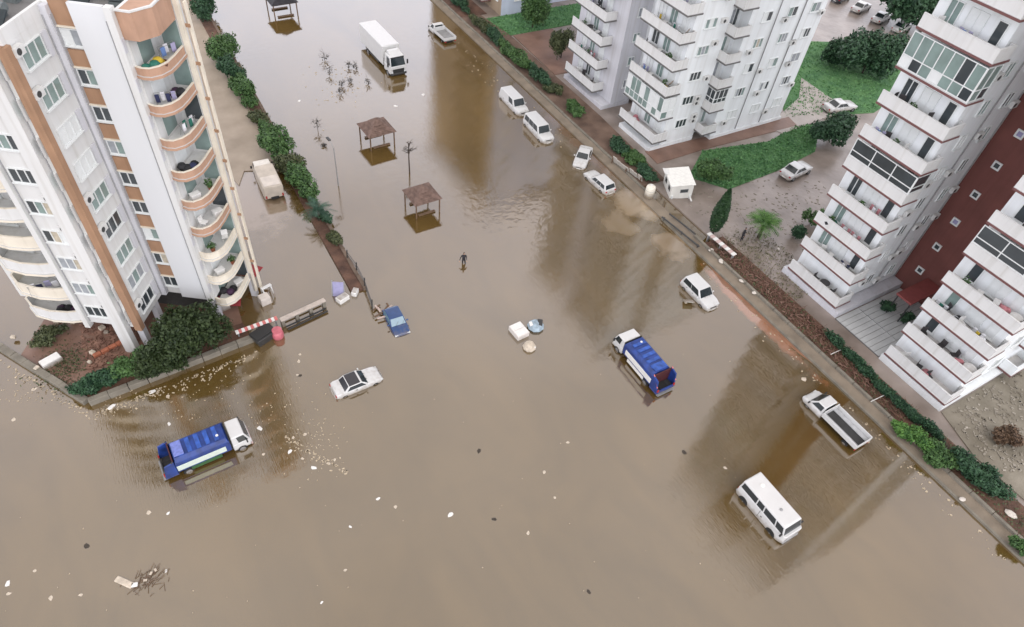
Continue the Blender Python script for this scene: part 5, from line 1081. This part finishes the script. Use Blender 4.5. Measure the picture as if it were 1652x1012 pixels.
# ------------------------------------------------------------------ things afloat in the middle
t = thing('floating_cabinet', 'pale two door cabinet floating next to a bluish bundle in mid street', 'cabinet', G(837, 536, .1), R_(4)); MB().box((0, 0, .12), (1.25, 1.55, .6)).build('case', mat('cabinet_pale', (.66, .62, .58), .6, .08), t, bevel=.03)
for y in (-.38, .38): MB().box((0, y, .44), (1.15, .68, .05)).build('door', white_pl, t, bevel=.015)
t = thing('blue_bundle', 'pale blue and dark bundle floating right of the pale cabinet', 'bundle', G(864, 527, .1), R_(25))
MB().lathe([(.01, -.3), (.6, -.2), (.8, .1), (.55, .4), (.01, .5)], (0, 0, 0), 9).build('sack', mat('pale_blue_sack', (.30, .38, .44), .6, .3, 3), t); MB().box((.35, -.2, .3), (.8, .5, .3), .5).build('flap', metal_d, t, bevel=.06); MB().box((-.3, .35, .35), (.5, .3, .2), .9).build('scrap', white_pl, t, bevel=.04)
t = thing('white_bag', 'white bulging bag floating below the pale cabinet', 'bag', G(854, 560, .1), R_(-20)); MB().lathe([(.01, -.4), (.5, -.3), (.62, .05), (.42, .42), (.12, .55), (.18, .65), (.01, .66)], (0, 0, 0), 9).build('sack', litter_m, t); MB().box((.25, -.2, .15), (.5, .35, .25), .4).build('flap', white_pl, t, bevel=.08)
t = thing('timber_heap', 'heap of broken timber floating behind the blue hatchback', 'timber heap', G(622, 505))
rnd = random.Random(21)
for i in range(14):
    p = Vector((rnd.uniform(-.7, .8), rnd.uniform(-.8, .9), rnd.uniform(.0, .45))); a = rnd.uniform(0, 3.1); l = rnd.uniform(.5, 1.0); MB().box(p, (l, .16, .07), a).build('plank', wood if i % 3 else mat('pale_wood', (.48, .38, .33), .8, .15), t)
t = thing('litter_raft', 'long whitish scrap floating at the lower left, in front of a twig mat', 'scrap', G(201, 940), R_(-50)); MB().box((0, 0, .04), (1.3, .4, .14)).build('sheet', litter_m, t, bevel=.05); MB().box((.7, .1, .05), (.4, .3, .12), .6).build('flap', white_pl, t, bevel=.04)
t = thing('twig_mat', 'mat of brown twigs and scraps floating at the lower left', 'twigs', G(238, 938)); mb = MB(); rnd = random.Random(31)
for i in range(70):
    x, y = rnd.gauss(0, .55), rnd.gauss(0, .45); a = rnd.gauss(.7, .5); l = rnd.uniform(.2, .7); mb.tube((x, y, .03), (x + math.cos(a) * l, y + math.sin(a) * l, .06), .02, .012, 3)
mb.build('twigs', mat('twig_brown', (.14, .095, .065), .9, .3, 3), t)
for x, y in ((.3, .4), (.6, .5), (-.1, .1)): MB().box((x, y, .06), (.22, .14, .06), x * 3).build('scrap', litter_m, t)

def scrap_mesh(seed, m):
    r = random.Random(seed); mb = MB(); n = 7; top = []; bot = []
    for i in range(n):
        a = 6.283 * i / n; q = r.uniform(.6, 1.1); top.append((q * math.cos(a) * .8, q * math.sin(a) * .6, r.uniform(.05, .2))); bot.append((q * math.cos(a), q * math.sin(a) * .75, -.12))
    mb.loft([bot, top]); return mb.mesh('scrap', m)
SC = [scrap_mesh(i, litter_m) for i in range(4)]; SD = [scrap_mesh(i + 10, litter_d) for i in range(3)]; SW = [scrap_mesh(i + 20, white_pl) for i in range(3)]
spots = [(610, 805, .24, 1), (638, 818, .24, 0), (727, 831, .34, 1), (565, 850, .18, 1), (773, 728, .36, 2), (797, 838, .32, 2), (878, 762, .24, 0), (895, 803, .2, 0), (852, 860, .24, 0), (916, 714, .22, 0), (12, 942, .34, 1), (14, 958, .22, 0),
         (273, 684, .26, 1), (245, 632, .46, 1), (271, 640, .3, 0), (180, 657, .46, 1), (419, 691, .4, 1), (468, 729, .3, 1), (506, 755, .32, 1), (492, 701, .26, 0), (530, 748, .24, 0), (540, 742, .2, 0), (484, 572, .22, 0), (482, 583, .26, 0),
         (484, 606, .28, 2), (22, 677, .3, 0), (55, 628, .32, 0), (1104, 730, .36, 2), (1297, 612, .46, 0), (1170, 755, .24, 0), (483, 163, .34, 1), (638, 171, .44, 1), (683, 153, .4, 1), (480, 605, .2, 0), (268, 921, .2, 1), (130, 960, .2, 0), (82, 965, .26, 0), (56, 921, .2, 0), (1106, 488, .3, 0), (519, 972, .16, 1),
         (240, 827, .3, 0), (271, 828, .2, 1), (140, 881, .34, 2), (425, 733, .22, 0), (488, 740, .2, 0), (473, 706, .2, 0), (1500, 690, .2, 0), (950, 955, .3, 2), (557, 920, .18, 0)]
FL = []
for i, (px, py, s, kd) in enumerate(spots):
    o = bpy.data.objects.new('floating_scrap', (SC, SW, SD)[kd][i % 3]); C.objects.link(o); p = G(px, py); o.location = (p.x, p.y, 0); s *= .82; o.scale = (s, s, s * .6); o.rotation_euler = (0, 0, i * 1.7)
    tag(o, ('small pale scrap of litter floating on the brown flood water', 'small white scrap of litter floating on the brown flood water', 'small dark clump floating on the brown flood water')[kd], 'litter', ('pale floating litter', 'white floating litter', 'dark floating clumps')[kd]); FL.append(o)
LM = [((335, 715), 'the left refuse truck'), ((575, 625), 'the dark roofed white car'), ((1035, 575), 'the mid street refuse truck'), ((1247, 815), 'the minibus'), ((1343, 672), 'the flatbed truck'), ((225, 940), 'the twig mat'), ((145, 655), 'the left wall corner'),
      ((850, 538), 'the floating cabinet'), ((1127, 460), 'the people carrier'), ((605, 205), 'the upper shelter'), ((615, 75), 'the box truck'), ((780, 760), 'the empty centre of the water'), ((30, 980), 'the bottom left corner'), ((640, 520), 'the blue hatchback'), ((505, 715), 'the speckled raft of litter'), ((449, 540), 'the pink barrel'), ((826, 1000), 'the middle of the bottom edge')]
def where(px, py):
    d, nm, q = min((math.hypot(px - p[0], py - p[1]), n_, p) for p, n_ in LM); dx, dy = px - q[0], py - q[1]
    s_ = ('above' if dy < 0 else 'below') if abs(dy) > 2 * abs(dx) else ('right of' if dx > 0 else 'left of') if abs(dx) > 2 * abs(dy) else ('above and ' if dy < 0 else 'below and ') + ('right of' if dx > 0 else 'left of')
    return d, s_ + ' ' + nm
def relabel(items, base):
    by = {}
    for o, px, py in items: d, w__ = where(px, py); by.setdefault((base(o), w__), []).append((d, o))
    for (b_, w__), v in by.items():
        v.sort(key=lambda a: a[0]); wd = [''] if len(v) == 1 else ['nearest ', 'farthest '] if len(v) == 2 else ['nearest '] + ['%s nearest ' % x for x in ('second', 'third', 'fourth', 'fifth', 'sixth', 'seventh', 'eighth')][:len(v) - 2] + ['farthest ']
        for (d, o), q in zip(v, wd): o['label'] = '%s%s floating %s' % (q, b_, w__)
relabel([(o, *spots[i][:2]) for i, o in enumerate(FL)], lambda o: {'pale floating litter': 'pale tan scrap', 'white floating litter': 'white scrap', 'dark floating clumps': 'small dark clump'}[o['group']])
rnd = random.Random(77); mb = MB()
def speck(p, s):
    a = rnd.uniform(0, 6.28); mb.box((p.x, p.y, .012), (s, s * rnd.uniform(.3, .8), .04), a)
for i in range(110): speck(G(rnd.gauss(508, 24), rnd.gauss(718, 24)), rnd.uniform(.04, .13))
for i in range(70): speck(G(rnd.gauss(430, 40), rnd.gauss(665, 36)), rnd.uniform(.04, .12))
for i in range(90): speck(G(rnd.uniform(150, 380), rnd.uniform(620, 680)), rnd.uniform(.04, .13))
for i in range(60): speck(G(rnd.uniform(0, 120), 600 + rnd.uniform(0, 50)), rnd.uniform(.04, .14))
for i in range(70): speck(G(rnd.uniform(0, 1200), rnd.uniform(560, 1010)), rnd.uniform(.03, .09))
for i in range(60): speck(G(rnd.gauss(550, 28), rnd.gauss(135, 26)), rnd.uniform(.08, .25))
for (a, b, n_) in (((150, 668), (415, 566), 170), ((0, 580), (140, 664), 70), ((1330, 618), (1640, 910), 60), ((1135, 420), (1330, 618), 40), ((700, 30), (930, 232), 60), ((455, 700), (560, 760), 60)):
    for i in range(n_):
        q = rnd.random(); g_ = abs(rnd.gauss(0, 1)) * 9; speck(G(lerp(a[0], b[0], q) - (g_ if a[0] > 600 else -g_ * .3), lerp(a[1], b[1], q) + g_ * .8), rnd.uniform(.05, .22))
tag(mb.build('litter_specks', mat('speck_tan', (.46, .38, .27), .7, .3, 4)), 'tiny specks of litter drifting on the flood water', 'litter', kind='stuff')

# ------------------------------------------------------------------ things on the balconies
def on(b, u, v, z):
    return b.matrix_basis @ Vector((u, v, z))
def laundry(lab, p, rz, cols, L=1.6):
    t = thing('drying_rack', lab, 'drying rack', p, rz, None)
    for x in (-L / 2, L / 2):
        for s in (-1, 1): MB().tube((x, s * .25, 0), (x, -s * .12, .9), .015, n=4).build('leg', metal_g, t)
    for y in (-.12, .12): MB().tube((-L / 2, y, .9), (L / 2, y, .9), .012, n=4).build('rail', metal_g, t)
    for i, c_ in enumerate(cols):
        x = -L / 2 + L * (i + .5) / len(cols); MB().box((x, (-.12, .12)[i % 2], .62), (L / len(cols) * .8, .05, .58)).build('garment', mat('cloth_%s' % c_[0], c_[1], .8, .15, 4), t)
CL = {'n': ('navy', (.02, .025, .07)), 'w': ('white', (.7, .7, .72)), 'k': ('black', (.015, .015, .017)), 'g': ('green', (.02, .14, .10)), 'y': ('yellow', (.50, .36, .03)), 'b': ('blue', (.12, .2, .4)), 'p': ('plum', (.05, .02, .05)), 'l': ('lavender', (.36, .34, .5)), 'r': ('rose', (.5, .2, .22))}
def box_goods(lab, name, cat, p, cols, s=.4, seed=1):
    rnd = random.Random(seed); t = thing(name, lab, cat, p)
    for i, c_ in enumerate(cols):
        q = Vector((rnd.uniform(-.5, .5), rnd.uniform(-.35, .35), .18 + .12 * (i % 3))); MB().lathe([(.01, -.2), (.28, -.18), (.36, .02), (.24, .22), (.01, .28)], q, 8).build('item', mat('cloth_%s' % CL[c_][0], CL[c_][1], .8, .15, 4), t)
def BZ(k): return ZL[k] - .55 + .035
bpy.context.view_layer.update()
box_goods('heap of yellow and green toys on the top orange balcony', 'toy_heap', 'toys', on(lb, .95, .75, BZ(8)), 'ygykyg', seed=2)
t = thing('wicker_basket', 'brown round basket on the top orange balcony', 'basket', on(lb, 1.35, 1.0, BZ(8))); MB().lathe([(.01, 0), (.42, 0), (.5, .4), (.46, .42), (.38, .06), (.01, .06)], (0, 0, 0), 14).build('basket_body', mat('wicker', (.13, .06, .035), .8, .3, 8), t)
laundry('drying rack with blue grey clothes on the top orange balcony', on(lb, 1.2, 2.4, BZ(8)), R_(30), [CL['b'], CL['w'], CL['l']], 1.2)
laundry('drying rack with navy clothes on the second orange balcony from the top', on(lb, 1.0, .9, BZ(7)), R_(-10), [CL['n'], CL['w'], CL['n'], CL['l']], 1.3)
box_goods('dark plum cushions on the second orange balcony from the top', 'cushion_heap', 'cushions', on(lb, 1.2, 2.2, BZ(7)), 'ppk', seed=3)
laundry('drying rack with a green cloth on the third orange balcony from the top', on(lb, 1.3, 2.0, BZ(6)), R_(40), [CL['w'], CL['g'], CL['g'], CL['w']], 1.4)
box_goods('black bulging bags heaped on the fourth orange balcony from the top', 'bag_heap', 'bags', on(lb, 1.0, 1.0, BZ(5)), 'kkkkn', seed=4)
box_goods('dark bags on the lowest cream balcony of the left block', 'bag_heap', 'bags', on(lb, 1.0, 1.2, BZ(0)), 'kpk', seed=6)
laundry('row of lavender and white washing on the lowest left hand balcony', on(lb, -10.6, -3.7, ZL[1] + .14), R_(178), [CL['l'], CL['w'], CL['l'], CL['n'], CL['w']], 2.6)
box_goods('dark pots and bags on the bottom balcony at far left', 'pot_heap', 'pots', on(lb, -10.4, -3.5, ZL[0] + .14), 'kpkpk', seed=8)
def table(lab, p, m, r=.45, square=False):
    t = thing('balcony_table', lab, 'table', p)
    (MB().box((0, 0, .72), (r * 2, r * 1.5, .04)) if square else MB().lathe([(.01, -.02), (r, -.02), (r, .02), (.01, .02)], (0, 0, .72), 16)).build('table_top', m, t)
    for x, y in ((-.25, -.25), (.25, -.25), (.25, .25), (-.25, .25)): MB().tube((x, y, 0), (x * .8, y * .8, .7), .025, n=5).build('leg', metal_d, t)
def atR(x, y, k): return Vector((x, y, .16 + ZR[k] + .035))
dk = mat('dark_wicker', (.05, .045, .045), .7, .2)
table('dark round table on the lowest balcony under the paved court corner', atR(53.95, 23.6, 0), dk, .5)
pchair('dark chair left of the round table on the lowest tower balcony', atR(53.9, 24.6, 0), R_(180), dk); pchair('dark chair right of the round table on the lowest tower balcony', atR(53.9, 22.6, 0), 0, dk)
table('pale grey table on the second tower balcony above the round shrub', atR(53.9, 23.0, 1), mat('pale_wood_top', (.45, .42, .42), .6, .1), .5, True)
box_goods('green plant boxes on the third balcony from the bottom of the tower', 'plant_boxes', 'planters', atR(53.9, 26.2, 2), 'ggk', seed=12)
for i, (x, y, k, c_, lab) in enumerate(((53.7, 11.2, 0, 'r', 'rose cushions on the lowest balcony at the right corner'), (53.8, 10.0, 1, 'r', 'rose cushions on the second balcony of the right corner stack'), (53.8, 12.6, 2, 'k', 'dark bundle on the third balcony of the right corner stack'), (53.8, 10.4, 3, 'r', 'rose bundle on the fourth balcony of the right corner stack'))):
    box_goods(lab, 'cushion_heap', 'cushions', atR(x, y, k), c_ * 3 + 'w', seed=20 + i)
table('white round table at the corner of the second right balcony', atR(53.7, 9.1, 1), car_white, .55); table('white round table at the corner of the fourth right balcony', atR(53.7, 9.2, 3), car_white, .5)
pchair('black chair on the third balcony of the right corner stack', atR(54.0, 13.6, 2), 1.0, car_dark); box_goods('dark cooking things on the wide third right balcony', 'pot_heap', 'pots', atR(54.0, 10.2, 2), 'kkw', seed=31)
for x, y, k, lab in ((53.9, 26.0, 6, 'grey plastic chair on the open tower balcony above the dark glazing'), (53.9, 25.5, 5, 'dark lounger chair on the balcony over the dark glazed one')):
    pchair(lab, atR(x, y, k), 2.0, dk)
ORD = ['lowest', 'second', 'third', 'fourth', 'fifth', 'sixth', 'seventh', 'eighth', 'ninth', 'tenth']
def pot(lab, p, m):
    t = thing('potted_plant', lab, 'plant', p); MB().lathe([(.01, 0), (.14, 0), (.2, .32), (.01, .32)], (0, 0, 0), 9).build('pot', terracotta, t); lv = MB(); leaves(lv, 70, .2, crown_fn([(0, 0, .62, .32, .32, .36)]), len(lab)); lv.build('foliage', m, t)
def crate(lab, p, m):
    t = thing('storage_box', lab, 'box', p, .3); MB().box((0, 0, .28), (.7, .45, .56)).build('case', m, t, bevel=.03); MB().box((0, 0, .58), (.74, .49, .05)).build('lid', white_pl, t)
rnd = random.Random(404); kinds = []
for (o_, zs, sn, xx, ya, yb, k0, k1) in ((RB, ZR, 'left of maroon wall', 53.85, 22.0, 26.9, 1, 9), (RB, ZR, 'right edge stack', 53.7, 9.6, 14.4, 0, 7), (CB, ZC, 'block corner stack', 54.1, 51.4, 56.8, 1, 6), (CB, ZC, 'rear block stack', 54.0, 64.4, 69.4, 0, 5)):
    for k in range(k0, k1):
        if o_ is RB and k in (4, 7) and 'left' in sn: continue
        for j, yy in enumerate((lerp(ya, yb, .15 + rnd.random() * .2), lerp(ya, yb, .45 + rnd.random() * .15), lerp(ya, yb, .75 + rnd.random() * .2))):
            p = Vector((xx + rnd.uniform(-.15, .35), yy, o_.z + zs[k] + .035)); kd = rnd.randrange(5); pl_ = ('viewer end', 'middle', 'far end')[j]; tail = '%s of the %s balcony, %s' % (pl_, ORD[k], sn)
            if kd == 0: pchair('white plastic chair at the ' + tail, p, rnd.uniform(0, 6))
            elif kd == 1: pchair('dark chair at the ' + tail, p, rnd.uniform(0, 6), dk)
            elif kd == 2: pot('green pot plant at the ' + tail, p, leaf_mid)
            elif kd == 3: crate('grey storage box at the ' + tail, p, metal_g)
            else:
                c1, c2 = rnd.choice(('nw', 'rw', 'lb', 'wg', 'wy')); laundry('%s and %s washing at the %s' % (CL[c1][0], CL[c2][0], tail), p, math.pi / 2, [CL[c1], CL[c2], CL[c1]], 1.1)
for k in range(0, 5):
    for j, (u, v) in enumerate(((.9, .8), (1.4, 2.2))):
        if k == 0 and j == 0: continue
        tail = '%s side of the %s curved balcony of the left block' % (('near', 'far')[j], ORD[k])
        if (k + j) % 3 == 0: pchair('white plastic chair on the ' + tail, on(lb, u, v, BZ(k)), 1.0 + k)
        elif (k + j) % 3 == 1: crate('pale storage box on the ' + tail, on(lb, u, v, BZ(k)), white_pl)
        else: pot('green pot plant on the ' + tail, on(lb, u, v, BZ(k)), leaf_mid)
def dish(lab, p, rz):
    t = thing('satellite_dish', lab, 'satellite dish', p, rz); o = MB().lathe([(.001, 0), (.25, .03), (.45, .12), (.45, .15), (.25, .06), (.001, .03)], (0, 0, 0), 16).build('dish', car_white, t); o.rotation_euler = (R_(-60), 0, 0); o.location = (0, 0, .9)
    MB().tube((0, .1, 0), (0, .05, .9), .03).build('mast', metal_g, t); MB().tube((0, 0, .85), (0, -.5, 1.05), .015, n=4).build('feed_arm', metal_d, t)
def atC(x, y, k): return Vector((x, y, .2 + ZC[k] + .035))
dish('white satellite dish on a corner balcony near the top of the block', atC(54.4, 51.0, 4), .5); dish('white satellite dish on the olive cloth balcony of the block', atC(54.4, 51.3, 2), .3)
box_goods('olive cloth bundle on the third block balcony', 'cloth_heap', 'cloth', atC(54.2, 52.0, 2), 'yw', seed=41)
box_goods('rose and white things on the lowest block balcony', 'cloth_heap', 'cloth', atC(54.1, 55.5, 0), 'rwr', seed=42); box_goods('grey things on the second balcony of the rear stack', 'cloth_heap', 'cloth', atC(54.1, 67, 1), 'wlw', seed=43)
table('grey round table on the third balcony of the rear stack', atC(54.1, 67.3, 2), dk, .5)
